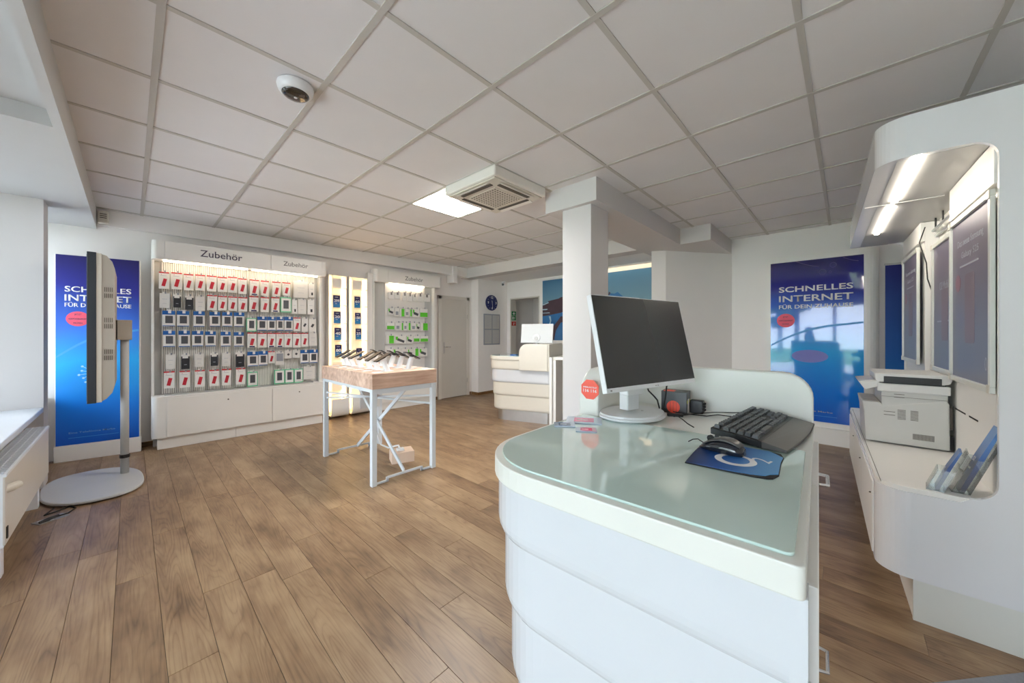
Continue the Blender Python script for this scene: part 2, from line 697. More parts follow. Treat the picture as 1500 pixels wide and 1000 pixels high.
# ceiling: plenum slab, tiles and grid
TS = .625
gx = lambda a: (a - .8646) * TS
gy = lambda b_: (b_ + 3.236) * TS
ce = structure('ceiling', MB().box(XS - .1, X1 + .1, Y0 - .1, Y1 + .1, CEIL + .06, CEIL + .12), M['wall'])
tile = MB().box(0, 1, 0, 1, 0, 1).build('ceiling_tile', M['tile'], ce)
first = True
for a in range(0, 11):
    for bq in range(-5, 7):
        xa, xb = max(gx(a), -.27), min(gx(a + 1), X1)
        ya, yb = max(gy(bq), Y0), min(gy(bq + 1), Y1)
        if xb - xa < .03 or yb - ya < .03:
            continue
        if (a, bq) in ((4, 1), (4, 0)):
            continue
        o = tile if first else inst(tile, ce)
        first = False
        g = .011
        o.location = (xa + g, ya + g, CEIL + .002 + random.random() * .0015)
        o.scale = (xb - xa - 2 * g, yb - ya - 2 * g, .015)
gbm = MB()
for a in range(0, 12):
    if -.27 < gx(a) < X1:
        MB().box(gx(a) - .014, gx(a) + .014, Y0, Y1, CEIL - .003, CEIL + .03).build('grid_bar', M['grid'], ce)
for bq in range(-5, 8):
    if Y0 < gy(bq) < Y1:
        MB().box(-.27, X1, gy(bq) - .013, gy(bq) + .013, CEIL - .002, CEIL + .03).build('grid_bar', M['grid'], ce)

# walls
structure('wall_back', MB().box(X0 - .15, X1 + 2.2, Y1, Y1 + .15, 0, CEIL + .1), M['wall'])
structure('wall_right', MB().box(XS - .15, X1 + .1, Y0 - .15, Y0, 0, CEIL + .1), M['wall'])
wf = MB()
wf.box(X1, X1 + .15, Y0 - .1, 4.72, 0, CEIL + .1)
wf.box(X1, X1 + .15, 5.54, Y1, 0, CEIL + .1)
wf.box(X1, X1 + .15, 4.72, 5.54, 2.07, CEIL + .1)
structure('wall_far', wf, M['wall'])
wc = MB()
wc.box(X1 + 1.2, X1 + 1.3, 3.8, Y1, 0, 2.5)
wc.box(X1 + .15, X1 + 1.3, 3.8, 3.9, 0, 2.5)
wc.box(X1 + .15, X1 + 1.3, 3.8, Y1, 2.44, 2.5)
structure('wall_corridor', wc, M['wall'])
# storefront wall on the left
ws = MB()
ws.box(XS - .15, XS, Y0 - .1, -.62, 0, CEIL + .1)
ws.box(XS - .15, X0, 3.0, 3.15, 0, CEIL + .1)
ws.box(XS - .15, XS, -.62, 3.0, 2.15, CEIL + .1)
ws.box(X0 - .15, X0, 3.15, Y1, 2.42, CEIL + .1)
ws.box(X0 - .15, -.60, 3.15, 4.91, 0, .64)
ws.box(X0 - .15, -.60, 5.14, Y1, 0, .62)
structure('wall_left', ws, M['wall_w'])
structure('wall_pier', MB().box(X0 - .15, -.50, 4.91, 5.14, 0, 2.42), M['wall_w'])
structure('trim_window_sill', MB().box(X0, -.50, 3.15, 4.91, .64, .68), M['radw'], bevel=.006)
structure('trim_small_sill', MB().box(X0, -.58, 5.14, Y1, .62, .65), M['radw'], bevel=.006)
so = MB()
so.box(X0, -.25, 3.15, Y1, 2.42, CEIL + .05)
so.box(XS, -.29, Y0, 3.15, 2.51, CEIL + .05)
so.box(-.29, -.25, Y0, 3.15, 2.42, CEIL + .05)
structure('trim_soffit', so, M['soffit'])
# bulkhead along the wall with the shelving
structure('trim_bulkhead', MB().prism([(-.25, 5.87), (-.25, 5.84), (4.72, 5.69), (4.72, 5.87)], 2.46, CEIL + .01), M['wall'])
structure('trim_pipe_casing', MB().box(4.35, 4.45, 5.66, 5.87, 2.30, CEIL), M['wall'], bevel=.004)
# beams and pillars
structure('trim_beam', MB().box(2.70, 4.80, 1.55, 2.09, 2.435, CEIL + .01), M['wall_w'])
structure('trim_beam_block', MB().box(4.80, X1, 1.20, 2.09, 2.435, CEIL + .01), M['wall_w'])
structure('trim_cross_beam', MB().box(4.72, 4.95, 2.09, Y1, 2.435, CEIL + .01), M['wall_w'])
structure('ceiling_alcove', MB().box(4.95, 5.66, 2.09, Y1, 2.455, CEIL + .01).box(5.66, X1, 3.6, Y1, 2.455, CEIL + .01).box(5.66, 5.68, 2.09, 3.6, 2.43, CEIL + .01), M['wall'])
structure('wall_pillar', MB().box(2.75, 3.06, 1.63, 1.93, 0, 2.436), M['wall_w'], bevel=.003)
structure('wall_chamfer', MB().prism([(4.93, 1.97), (5.02, 1.81), (X1, 1.195), (X1, 1.97)], 0, 2.436), M['wall'])
structure('wall_niche', MB().box(5.0, X1, 5.66, Y1, 0, 2.46), M['wall'])

# baseboards
structure('baseboard_back', MB().box(-.5, 4.98, Y1 - .014, Y1, 0, .055), M['baseboard'])
structure('baseboard_niche', MB().box(4.988, X1, 5.646, 5.66, 0, .055), M['baseboard'])
structure('baseboard_niche_side', MB().box(4.986, 5.0, 5.646, Y1 - .014, 0, .055), M['baseboard'])
structure('baseboard_far', MB().box(X1 - .014, X1, -.7, 1.2, 0, .055), M['baseboard'])

# windows of the storefront (behind and to the left of the camera)
def window(n, y0, y1, z0, z1, mull, X0=-1.0):
    f = MB()
    t = .06
    f.box(X0 - .11, X0 - .04, y0, y1, z0, z0 + t).box(X0 - .11, X0 - .04, y0, y1, z1 - t, z1)
    f.box(X0 - .11, X0 - .04, y0, y0 + t, z0, z1).box(X0 - .11, X0 - .04, y1 - t, y1, z0, z1)
    for q in mull:
        f.box(X0 - .11, X0 - .04, q - .04, q + .04, z0, z1)
    o = structure('window_%d' % n, f, M['whiteplast'], bevel=.004)
    MB().box(X0 - .078, X0 - .072, y0 + t, y1 - t, z0 + t, z1 - t).build('pane', M['glass'], o)
    return o


window(1, 5.16, Y1 - .01, .66, 2.42, [])
window(2, 3.16, 4.90, .69, 2.42, [4.03])
window(3, -.62, 1.1, .12, 2.15, [.25], XS)
d1 = window(9, 1.1, 3.0, .02, 2.15, [2.05], XS)
d1.name = 'door_1'
MB().tube([(XS - .02, 1.95, .9), (XS + .02, 1.95, .95), (XS + .02, 1.95, 1.35), (XS - .02, 1.95, 1.4)], .012).build('door_handle', M['chrome'], d1)
structure('trim_low_sill', MB().box(XS - .15, XS, -.62, 1.1, 0, .12), M['wall_w'])

# interior door
dd = structure('door_2', MB().box(4.19, 4.83, 5.83, 5.868, .008, 1.985), M['door'], bevel=.003)
df = MB()
df.box(4.12, 4.19, 5.82, 5.879, 0, 2.05).box(4.83, 4.90, 5.82, 5.879, 0, 2.05).box(4.12, 4.90, 5.82, 5.879, 1.985, 2.05)
df.build('door_frame', M['doorframe'], dd, bevel=.003)
MB().box(4.235, 4.265, 5.822, 5.83, .90, 1.12).build('lock_plate', M['steel'], dd)
MB().tube([(4.25, 5.83, 1.03), (4.25, 5.785, 1.03), (4.27, 5.775, 1.03), (4.37, 5.775, 1.025)], .009).build('door_handle', M['chrome'], dd, smooth=True)
for z in (.28, 1.6):
    MB().tube([(4.832, 5.815, z), (4.832, 5.815, z + .09)], .008).build('hinge', M['steel'], dd)
# doorway lining to the corridor
do = MB()
do.box(5.865, 6.04, 5.534, 5.56, 0, 2.09).box(5.865, 6.04, 4.715, 4.735, 0, 2.09).box(5.865, 6.04, 4.715, 5.545, 2.06, 2.09)
structure('door_3', do, M['doorframe'], bevel=.003)

# outside: what the glossy surfaces mirror and where daylight bounces
structure('ground_lawn', MB().box(-30, -9.5, -25, 30, -.2, -.08), M['grass'])
structure('ground_paving', MB().box(-9.5, XS - .15, -25, 3.0, -.2, -.06).box(-9.5, X0 - .15, 3.0, 30, -.2, -.06), M['pave'])


def tree(x, y, h, label):
    t = empty('tree', label, 'tree', (x, y, -.08), 0, 'trees outside the storefront')
    MB().tube([(0, 0, 0), (.05, .02, h * .4), (0, .05, h * .7)], [.16, .12, .06], 8).build('trunk', M['bark'], t)
    rr = random.Random(int(x * 10))
    m = MB()
    for k in range(260):
        a, e_, q = rr.random() * 2 * pi, rr.random() * pi - pi / 2, rr.random() ** .5 * h * .32
        c = Vector((q * cos(a) * cos(e_), q * sin(a) * cos(e_), h * .68 + q * sin(e_)))
        n = Vector((rr.gauss(0, 1), rr.gauss(0, 1), rr.gauss(0, 1))).normalized()
        p = n.orthogonal().normalized() * .28
        s_ = n.cross(p)
        m.poly([c + p, c + s_, c - p, c - s_])
    tag(m.build('foliage', M['leaf'], t), kind='stuff')


tree(-21, 3.5, 5.0, 'leafy tree mirrored in the blue poster, the one nearer the white building')
tree(-24, -6.5, 6.0, 'tall leafy tree outside, farthest from the shelving side')
bld = empty('building', 'pale building across the street outside the storefront', 'building', (-26, 14, -.08))
MB().box(-3, 0, -6, 6, 0, 7).build('facade', M['facade'], bld)
for i in range(5):
    for j in range(2):
        MB().box(-.02, .03, -5 + i * 2.2, -3.7 + i * 2.2, 1.2 + j * 3, 2.8 + j * 3).build('window', M['darkbezel'], bld)

# ------------------------------------------------------------------ ceiling fittings
# lit panel
lp = empty('ceiling_light', 'lit square luminaire panel in the tile ceiling beside the air conditioner', 'light', (gx(4.5), gy(1.5), CEIL))
h = TS / 2 - .014
MB().box(-h, h, -h, h, .004, .02).build('diffuser', M['led_panel'], lp)
f = MB()
f.box(-h - .01, h + .01, -h - .01, -h + .008, 0, .02).box(-h - .01, h + .01, h - .008, h + .01, 0, .02)
f.box(-h - .01, -h + .008, -h, h, 0, .02).box(h - .008, h + .01, -h, h, 0, .02)
f.build('frame', M['grid'], lp)

# cassette air conditioner
ac = empty('air_conditioner', 'square white cassette air conditioner on the ceiling next to the lit panel', 'air conditioner', (gx(4.5), gy(.5), CEIL))
H = .325
MB().loft([[(x * H, y * H, .0) for x, y in ((-1, -1), (1, -1), (1, 1), (-1, 1))],
           [(x * H, y * H, -.085) for x, y in ((-1, -1), (1, -1), (1, 1), (-1, 1))]]).build('housing', M['ac'], ac, bevel=.012)
MB().box(-H * .93, H * .93, -H * .93, H * .93, -.098, -.083).build('lower_panel', M['acbase'], ac, bevel=.008)
for k in range(4):
    a = k * pi / 2
    o = MB().box(-.19, .19, .215, .247, -.104, -.0965).build('air_slot', M['shade'], ac)
    o.rotation_euler[2] = a
    o = MB().prism([(.250, -.100), (.285, -.112 if k != 0 else -.106), (.287, -.108), (.252, -.096)], -.20, .20, 'x').build('louvre', M['ac'], ac)
    o.rotation_euler[2] = a
MB().box(-.175, .175, -.175, .175, -.104, -.0975).build('grille', M['acbase'], ac, bevel=.004)
pf = MB()
for i in range(11):
    for j in range(11):
        x, y = (i - 5) * .030, (j - 5) * .030
        pf.box(x - .007, x + .007, y - .007, y + .007, -.1052, -.1035)
tag(pf.build('grille_holes', M['shade'], ac), kind='stuff')

# dome camera
dc = empty('ceiling_sensor', 'round white ceiling device with dark dome, near the camera', 'camera', (.605, 2.159, CEIL))
MB().lathe([(.085, -.002), (.088, -.012), (.083, -.030), (.078, -.040), (.070, -.048), (.060, -.050)], 32).build('housing', M['whiteplast'], dc, smooth=True)
MB().lathe([(.066, -.045), (.064, -.052), (.054, -.060), (.034, -.064), (.005, -.066)], 28).build('dome', M['lens'], dc, smooth=True)
MB().lathe([(.008, -.064), (.008, -.068), (.004, -.069)], 12).build('lens', M['silver'], dc)

sm = empty('alarm_box', 'small beige detector box in the ceiling corner above the left poster', 'sensor', (-.20, 5.80, 2.47))
MB().box(-.04, .04, -.055, .03, 0, .13).build('casing', M['cream'], sm, bevel=.01)
for k in range(3):
    MB().box(-.025, .025, -.057, -.054, .05 + k * .02, .058 + k * .02).build('vent_slot', M['shade'], sm)

sc = empty('security_camera', 'small white ceiling corner camera with black lens above the clock', 'camera', (5.70, 5.60, 2.455))
MB().lathe([(.045, 0), (.045, -.02), (.02, -.03)], 16).build('mount', M['whiteplast'], sc)
MB().tube([(.02, .02, -.06), (-.07, -.05, -.075)], .034, 14).build('body', M['whiteplast'], sc, smooth=False)
MB().tube([(-.066, -.047, -.0745), (-.078, -.056, -.077)], .026, 14).build('lens', M['black'], sc)

# clock, notice, safety signs, mural
ck = empty('wall_clock', 'round dark blue wall clock with white numerals', 'clock', (5.367, 5.655, 1.962))
m = MB()
m.loft([[(r * cos(2 * pi * k / 40), y, r * sin(2 * pi * k / 40)) for k in range(40)] for r, y in ((.165, 0), (.170, -.02), (.165, -.035), (.158, -.036))])
m.build('rim', M['navy'], ck, smooth=False)
m = MB()
m.loft([[(.157 * cos(2 * pi * k / 40), y, .157 * sin(2 * pi * k / 40)) for k in range(40)] for y in (-.034, -.0375)])
m.build('face', M['navy'], ck)
for s_, a in (('12', 90), ('3', 0), ('6', 270), ('9', 180)):
    text('numeral', s_, M['ink_white'], ck, h=.055, loc=(.115 * cos(R(a)), -.038, .115 * sin(R(a))), bold=.02)
for a in range(0, 360, 30):
    if a % 90:
        o = MB().box(.125, .145, -.0385, -.0375, -.004, .004).build('hour_mark', M['ink_soft'], ck)
        o.rotation_euler[1] = R(a)
MB().bar((0, -.041, 0), (.012, -.041, -.115), .003, .006).build('minute_hand', M['ink_white'], ck)
MB().bar((0, -.043, -.0), (-.012, -.043, .05), .003, .008).build('hour_hand', M['ink_white'], ck)

nb = empty('notice_board', 'grey framed notice holder with four sheets under the blue clock', 'notice', (5.39, 5.657, 1.385))
MB().box(-.245, .245, -.012, 0, -.335, .335).build('frame', M['greyp'], nb, bevel=.004)
for i in (-1, 1):
    for j in (-1, 1):
        q = MB().box(i * .115 - .10, i * .115 + .10, -.0135, -.012, j * .16 - .145, j * .16 + .145).build('sheet', M['paper'], nb)
        li = MB()
        for k in range(14):
            li.box(i * .115 - .085, i * .115 + .085 - (k % 3) * .02, -.0142, -.0135, j * .16 + .12 - k * .018, j * .16 + .126 - k * .018)
        li.build('printed_lines', M['ink_soft'], q)

for z, mm, kind, lab in ((1.75, 'signgreen', 'cross', 'green first aid sign with white cross on the doorway jamb'),
                         (1.645, 'signgreen', 'exit', 'green running-man exit sign below the first aid sign'),
                         (1.52, 'signred', 'ext', 'red fire extinguisher sign, lowest of the three jamb signs')):
    sg = empty('safety_sign', lab, 'sign', (5.965, 5.533, z), 0, 'safety signs in the corridor')
    MB().box(-.07, .07, -.004, 0, -.048, .048).build('plate', M[mm], sg)
    m = MB()
    if kind == 'cross':
        m.box(-.015, .015, -.006, -.004, -.045, .045).box(-.045, .045, -.006, -.004, -.015, .015)
    elif kind == 'exit':
        m.box(-.06, -.02, -.006, -.004, -.04, .04).bar((.0, -.005, .02), (.03, -.005, -.01), .002, .014).bar((.03, -.005, -.01), (.01, -.005, -.04), .002, .01)
        m.bar((.01, -.005, .01), (.05, -.005, .02), .002, .01)
    else:
        m.box(-.02, .005, -.006, -.004, -.045, .02).box(-.012, -.002, -.006, -.004, .02, .035).bar((.01, -.005, .03), (.04, -.005, .0), .002, .008)
    o = m.build('pictogram', M['ink_white'], sg)
    o.scale = (.8, 1, .8)

mu = empty('wall_mural', 'large blue and brown printed wall mural behind the pillar', 'mural', (X1 - .004, 4.621, 0), R(-90))
MW, MZ0, MZ1 = 2.65, 1.16, 2.39
M['mural_sky'] = ramp_mat('mural_sky', [(0, srgb(150, 180, 186)), (.5, srgb(118, 160, 178)), (1, srgb(62, 116, 158))], 2, MZ0, MZ1, .45, noise=.02)
M['mural_dark'] = mat('mural_brown', srgb(70, 50, 62), .5, var=.3, scale=8)
M['mural_blue'] = mat('mural_blue', srgb(44, 112, 170), .5, var=.35, scale=5)
M['mural_foam'] = mat('mural_white', srgb(170, 200, 215), .5, var=.1)
MB().box(0, MW, -.012, 0, MZ0, MZ1).build('canvas', M['mural_sky'], mu)


def mz(px, py):
    p = onx(px, py, X1)
    return (4.621 - p[1], p[2])


def mural_poly(name, pts, mm, y):
    pp = []
    for q in pts:
        u, z = mz(780 + q[0] / 7.695, 380 + q[1] / 7.695)
        pp.append((min(max(u, .001), MW - .001), min(max(z, MZ0 + .001), MZ1 - .001)))
    MB().prism(pp, y, y + .001, 'y').build(name, M[mm], mu)


mural_poly('brown_shape', [(118, 520), (150, 510), (130, 500), (190, 485), (180, 470), (240, 455), (300, 440), (325, 425), (420, 400), (560, 380), (700, 390),
                           (800, 420), (860, 400), (875, 365), (895, 390), (960, 460), (960, 910), (118, 910)], 'mural_dark', -.0135)
mural_poly('white_streak', [(118, 560), (170, 556), (180, 562), (160, 570), (118, 572)], 'mural_foam', -.015)
mural_poly('white_streak', [(120, 508), (185, 484), (190, 490), (130, 516)], 'mural_foam', -.015)
mural_poly('white_streak', [(118, 602), (200, 596), (200, 604), (118, 608)], 'mural_foam', -.015)
mural_poly('blue_shape', [(118, 640), (190, 628), (325, 600), (420, 560), (420, 640), (325, 640), (290, 690), (235, 760), (215, 850), (190, 880), (188, 760), (170, 720), (118, 720)], 'mural_blue', -.0145)
mural_poly('blue_shape', [(250, 910), (270, 800), (325, 710), (420, 690), (420, 910)], 'mural_blue', -.0145)
mural_poly('white_streak', [(190, 640), (212, 640), (218, 690), (200, 760), (190, 740), (205, 690)], 'mural_foam', -.0155)
mural_poly('blue_shape', [(860, 405), (885, 380), (930, 385), (965, 365), (1000, 395), (1030, 420), (1030, 560), (860, 560)], 'mural_blue', -.0145)
mural_poly('brown_shape', [(860, 400), (868, 365), (885, 375), (872, 400)], 'mural_dark', -.0155)
tb = MB().box(1.08, 2.45, -.185, -.165, 2.50, 2.53).build('light_strip', M['led_cove'], mu)

# ------------------------------------------------------------------ posters
def poster_print(parent, W, z0, z1, y, gloss=False, k=''):
    H_ = z1 - z0
    m = ramp_mat('blue_poster_print' + k, [(0, srgb(10, 92, 205)), (.22, srgb(14, 128, 232)), (.42, srgb(40, 172, 245)), (.62, srgb(62, 124, 230)), (.82, srgb(40, 46, 150)), (1, srgb(30, 26, 104))],
                 2, z0, z1, .06 if gloss else .35, coat=.5 if gloss else 0, noise=.045)
    p = MB().box(-W / 2, W / 2, y, y + .004, z0, z1).build('poster', m, parent)
    mk = {'': 'ink_white', 'r': 'ink_soft'}[k]
    if k == 'r':
        mk = 'ink_white'
    rows3 = (('SCHNELLES', .176, .036), ('INTERNET', .236, .041), ('FÜR DEIN ZUHAUSE', .287, .024)) if k else (('SCHNELLES', .178, .031), ('INTERNET', .224, .034), ('FÜR DEIN ZUHAUSE', .261, .020))
    for s_, fz, hh in rows3:
        text('lettering', s_, M[mk], p, w=.80 * W, h=hh * H_ * (1.3 if 'Ü' in s_ else 1) * .98, loc=(0, y - .0008, z1 - fz * H_ + (.003 if 'Ü' in s_ else 0)), bold=.018)
    cz, cx = (z1 - .375 * H_, -.32 * W) if k else (z1 - .335 * H_, -.25 * W)
    r = (.105 if k else .137) * W
    MB().prism([(cx + r * 1.0 * cos(2 * pi * q / 36), cz + r * .95 * sin(2 * pi * q / 36)) for q in range(36)], y - .0012, y, 'y').build('round_badge', M['pink'], p)
    for i, s_ in enumerate(('JETZT', 'VERFÜGBARKEIT', 'PRÜFEN')):
        text('badge_lettering', s_, M['ink_dark'], p, w=r * (.6, 1.6, .75)[i], h=.018 * H_ / 1.9 * 1.0, loc=(cx, y - .0016, cz + (1 - i) * .022 * H_), bold=.01)
    ml = mat('pale_blue_line' + k, srgb(80, 165, 235), .4)
    pts = []
    for q in range(13):
        t = q / 12
        pts.append((-W / 2 + .004 + t * (W - .008), z1 - (.53 - .16 * t - .03 * sin(t * pi * 1.2)) * H_))
    top = pts + [(a, b_ - .028 * (1 - .5 * abs(a) / W)) for a, b_ in reversed(pts)]
    MB().prism(top, y - .0006, y, 'y').build('fibre_cable', ml, p)
    wl = MB()
    dx, dz = -.04 * W, z1 - .625 * H_
    for q in range(0 if k else 16):
        a = R(360 / 16 * q + 8)
        r1 = .17 * W if q % 2 else .2 * W
        ex, ez = dx + r1 * cos(a), dz + r1 * sin(a)
        wl.bar((dx + .25 * (ex - dx), y - .0005, dz + .25 * (ez - dz)), (ex, y - .0005, ez), .001, .005)
        wl.prism([(ex + .010 * cos(2 * pi * s / 8), ez + .010 * sin(2 * pi * s / 8)) for s in range(8)], y - .0012, y - .0004, 'y')
    if not k:
        wl.build('fibre_sparks', mat('spark_print' + k, srgb(165, 215, 250), .4), p)
    text('lettering', 'Eine Telefónica Marke', M['ink_soft'] if k else mat('faint_print', srgb(120, 170, 225), .5), p, w=.55 * W, h=.016 * H_ / 1.9 * 1.1, loc=(-.08 * W, y - .0006, z0 + .062 * H_), bold=.01)
    MB().box(-.36 * W, .24 * W, y - .0006, y, z0 + .034 * H_, z0 + .036 * H_).build('fine_line', ml, p)
    if k:
        for (cx_, cz_, rr) in ((.2 * W, z1 - .045 * H_, .028), (.09 * W, z1 - .082 * H_, .032), (.17 * W, z1 - .086 * H_, .012)):
            ring = MB()
            ring.tube([(cx_ + rr * cos(2 * pi * q / 20), y - .0004, cz_ + rr * sin(2 * pi * q / 20)) for q in range(21)], .0016, 5)
            ring.build('bubble', mat('bubble_print', srgb(92, 84, 168), .4), p)
        sw = MB()
        sw.tube([(-.2 * W + q * .05 * W, y - .0003, z1 - (.0 + .045 * sin(q / 6 * pi / 2)) * H_ - .004) for q in range(6)], .003, 5)
        sw.tube([(.3 * W + q * .03 * W, y - .0003, z1 - (.004 + .03 * sin(q / 6 * pi / 2)) * H_ - .004) for q in range(6)], .003, 5)
        sw.build('light_swoosh', mat('swoosh_print', srgb(104, 96, 150), .4), p)
        gm = mat('peach_glow_print', srgb(112, 116, 196), .4, var=.2, scale=3)
        MB().prism([(-.05 * W + .2 * W * cos(2 * pi * q / 24), z1 - .60 * H_ + .09 * W * sin(2 * pi * q / 24)) for q in range(24)], y - .0005, y, 'y').build('pale_shape', gm, p)
    return p


lpst = empty('poster_stand', 'tall blue SCHNELLES INTERNET poster panel standing on the far left wall', 'poster', (-.228, 5.721, 0), R(-9.6))
MB().box(-.305, .305, 0, .05, 0, .16).build('plinth', M['satin'], lpst, bevel=.004)
MB().box(-.300, .300, .012, .045, .16, 2.10).build('panel', M['satin'], lpst, bevel=.003)
poster_print(lpst, .585, .165, 2.095, .007)

rp = empty('poster_case', 'wide glossy blue SCHNELLES INTERNET poster in a white case beside the wall unit', 'poster', (5.60, .283, 0), R(-90))
MB().prism(rrect(-.49, .55, .006, .27, (.0, .10, 0, 0)), .0, 2.26).build('case', M['satin'], rp, smooth=False)
MB().prism(rrect(-.56, .62, -.05, .27, (.03, .12, 0, 0)), 0, .185).build('plinth', M['satin'], rp)
poster_print(rp, .85, .25, 2.185, 0, True, 'r')

# ------------------------------------------------------------------ portrait display on a stand
st = empty('display_stand', 'grey floor stand with round column and large oval base at the window', 'stand', (-.21, 4.65, 0))
def superell(r, z):
    out_ = []
    for k in range(48):
        c_, s_ = cos(2 * pi * k / 48), sin(2 * pi * k / 48)
        out_.append((.285 * r * math.copysign(abs(c_) ** .8, c_) - .05 * s_, .455 * r * math.copysign(abs(s_) ** .8, s_), z))
    return out_


MB().loft([superell(.95, .006), superell(1.0, .014), superell(.998, .027), superell(.98, .031)]).build('base', M['greystand'], st)
for x, y in ((-.2, -.25), (.18, -.28), (-.15, .3), (.16, .28)):
    MB().lathe([(.02, 0), (.02, .006)], 10, c=(x, y, 0)).build('rubber_foot', M['blackrub'], st)
MB().tube([(.172, .15, .03), (.172, .15, 1.36)], .028, 20).build('pole', M['greystand'], st, smooth=True)
MB().lathe([(.033, 0), (.035, .012), (.033, .03)], 20, c=(.172, .15, .17)).build('cable_clamp', M['black'], st)
MB().box(.115, .218, .09, .21, 1.24, 1.42).build('bracket', M['beigeplastic'], st, bevel=.004)
tv = empty('display_screen', 'tall portrait display seen edge-on with dark bezel and beige vented back', 'screen', (-.21, 4.78, 0))
MB().box(-.031, .019, -.36, .36, .735, 1.955).build('bezel', M['darkbezel'], tv, bevel=.003)
MB().box(-.033, -.0305, -.34, .34, .755, 1.935).build('screen', M['screen'], tv)
MB().box(.018, .048, -.355, .355, .738, 1.950).build('trim_band', M['beigelight'], tv, bevel=.002)
MB().prism([(.047, .745), (.075, .765), (.105, .81), (.118, .86), (.118, 1.84), (.105, 1.89), (.075, 1.935), (.047, 1.945)], -.35, .35, 'y').build('back_cover', M['beigeplastic'], tv)
MB().box(.116, .128, .02 - .06, .02 + .1, 1.24, 1.42).build('mount_plate', M['beigeplastic'], tv)
for z in (1.64, 1.59, 1.39, 1.34, 1.13, 1.08):
    vm = MB()
    for k in range(5):
        vm.box(.062 + k * .010, .066 + k * .010, -.352, -.349, z, z + .037)
    vm.build('vent', M['shade'], tv)
cd = empty('power_cable', 'black power cable with plug lying on the floor plate by the radiator', 'cable')
MB().tube([(-.39, 4.28, .006), (-.42, 4.16, .006), (-.37, 4.19, .006), (-.31, 4.25, .006), (-.28, 4.17, .006), (-.31, 4.09, .006), (-.36, 4.07, .008)], .005, 8).build('cord', M['blackrub'], cd, smooth=True)
MB().tube([(-.35, 4.075, .014), (-.39, 4.03, .014), (-.425, 4.0, .014)], [.006, .013, .008], 8).build('plug', M['black'], cd)
fs = empty('floor_socket', 'small metal floor socket plate under the black plug', 'socket', (-.38, 4.06, 0), R(30))
MB().box(-.075, .075, -.045, .045, 0, .004).build('plate', M['socket'], fs, bevel=.001)
MB().box(-.055, .0, -.03, .03, .004, .006).build('lid', M['silver'], fs)

# ------------------------------------------------------------------ radiator
ra = empty('radiator', 'white panel radiator with grille top under the window sill', 'radiator')
MB().box(-.452, -.44, 3.15, 4.56, .21, .565).build('front_panel', M['radiator'], ra, bevel=.004)
MB().box(-.545, -.533, 3.15, 4.56, .21, .565).build('rear_panel', M['radiator'], ra, bevel=.004)
for y in (3.15, 4.548):
    MB().box(-.545, -.445, y, y + .012, .20, .575).build('side_cover', M['radw'], ra, bevel=.003)
g = MB()
g.box(-.545, -.536, 3.15, 4.56, .562, .578).box(-.448, -.437, 3.15, 4.56, .562, .578)
for x in (-.512, -.480):
    g.box(x - .003, x + .003, 3.15, 4.56, .566, .577)
for k in range(38):
    y = 3.16 + k * .0372
    g.box(-.54, -.445, y, y + .009, .568, .578)
g.build('top_grille', M['radw'], ra)
MB().box(-.53, -.455, 3.17, 4.54, .5, .53).build('fin_pack', M['dark'], ra)
for y in (3.30, 4.40):
    MB().box(-.53, -.47, y - .03, y + .03, 0, .22).build('foot', M['radw'], ra, bevel=.004)
MB().tube([(-.47, 3.17, .485), (-.43, 3.21, .49), (-.41, 3.235, .495)], [.018, .022, .020], 14).build('thermostat_valve', M['cream'], ra, smooth=False)
MB().box(-.443, -.436, 3.165, 3.19, .24, .30).build('lower_slot', M['black'], ra)

# ------------------------------------------------------------------ accessory shelving
V = -.03
PEGV = .175


def peg_mat():
    m = bpy.data.materials.new('ribbed_peg_panel')
    m.use_nodes = True
    nt = m.node_tree
    b_ = nt.nodes['Principled BSDF']
    b_.inputs['Roughness'].default_value = .5
    tc = nt.nodes.new('ShaderNodeTexCoord')
    wv = nt.nodes.new('ShaderNodeTexWave')
    wv.bands_direction = 'X'
    wv.inputs['Scale'].default_value = 17
    nt.links.new(tc.outputs['Object'], wv.inputs['Vector'])
    cr = nt.nodes.new('ShaderNodeValToRGB')
    cr.color_ramp.elements[0].color = (.36, .35, .33, 1)
    cr.color_ramp.elements[0].position = .05
    cr.color_ramp.elements[1].color = (.78, .77, .74, 1)
    cr.color_ramp.elements[1].position = .4
    nt.links.new(wv.outputs['Fac'], cr.inputs[0])
    nt.links.new(cr.outputs[0], b_.inputs['Base Color'])
    bp = nt.nodes.new('ShaderNodeBump')
    bp.inputs['Distance'].default_value = .003
    nt.links.new(wv.outputs['Fac'], bp.inputs['Height'])
    nt.links.new(bp.outputs[0], b_.inputs['Normal'])
    return m


M['peg'] = peg_mat()

su = empty('accessory_shelf', 'wide white illuminated accessory wall shelf with two Zubehör headers', 'shelf')
SH.put(su, 0, 0)
MB().box(-.03, 1.73, .195, .262, .0, 2.34).build('back_frame', M['backgrey'], su)
MB().prism(rrect(-.045, 1.75, V, .26, (.05, .03, 0, 0)), 2.128, 2.150).build('header_base', M['satin'], su)
for a, b_, s_, cx, ww, mm in ((.06, 1.066, 'Zubehör', .56, .40, 'ink_dark'), (1.070, 1.695, 'Zubehör', 1.36, .30, 'ink_grey')):
    hd = MB().box(a, b_, V - .002, .02, 2.140, 2.335).build('header', M['satin'], su, bevel=.003)
    text('lettering', s_, M[mm], hd, w=ww, loc=(cx, V - .003, 2.245), bold=.004)
MB().prism(rrect(-.045, .058, V, .25, (.05, 0, 0, 0)), 2.140, 2.335).build('header_end', M['satin'], su)
MB().prism(rrect(1.697, 1.76, V, .25, (0, .03, 0, 0)), 2.140, 2.335).build('header_end', M['satin'], su)
MB().box(-.045, -.022, .10, .25, .56, 2.14).build('side_panel', M['satin'], su, bevel=.004)
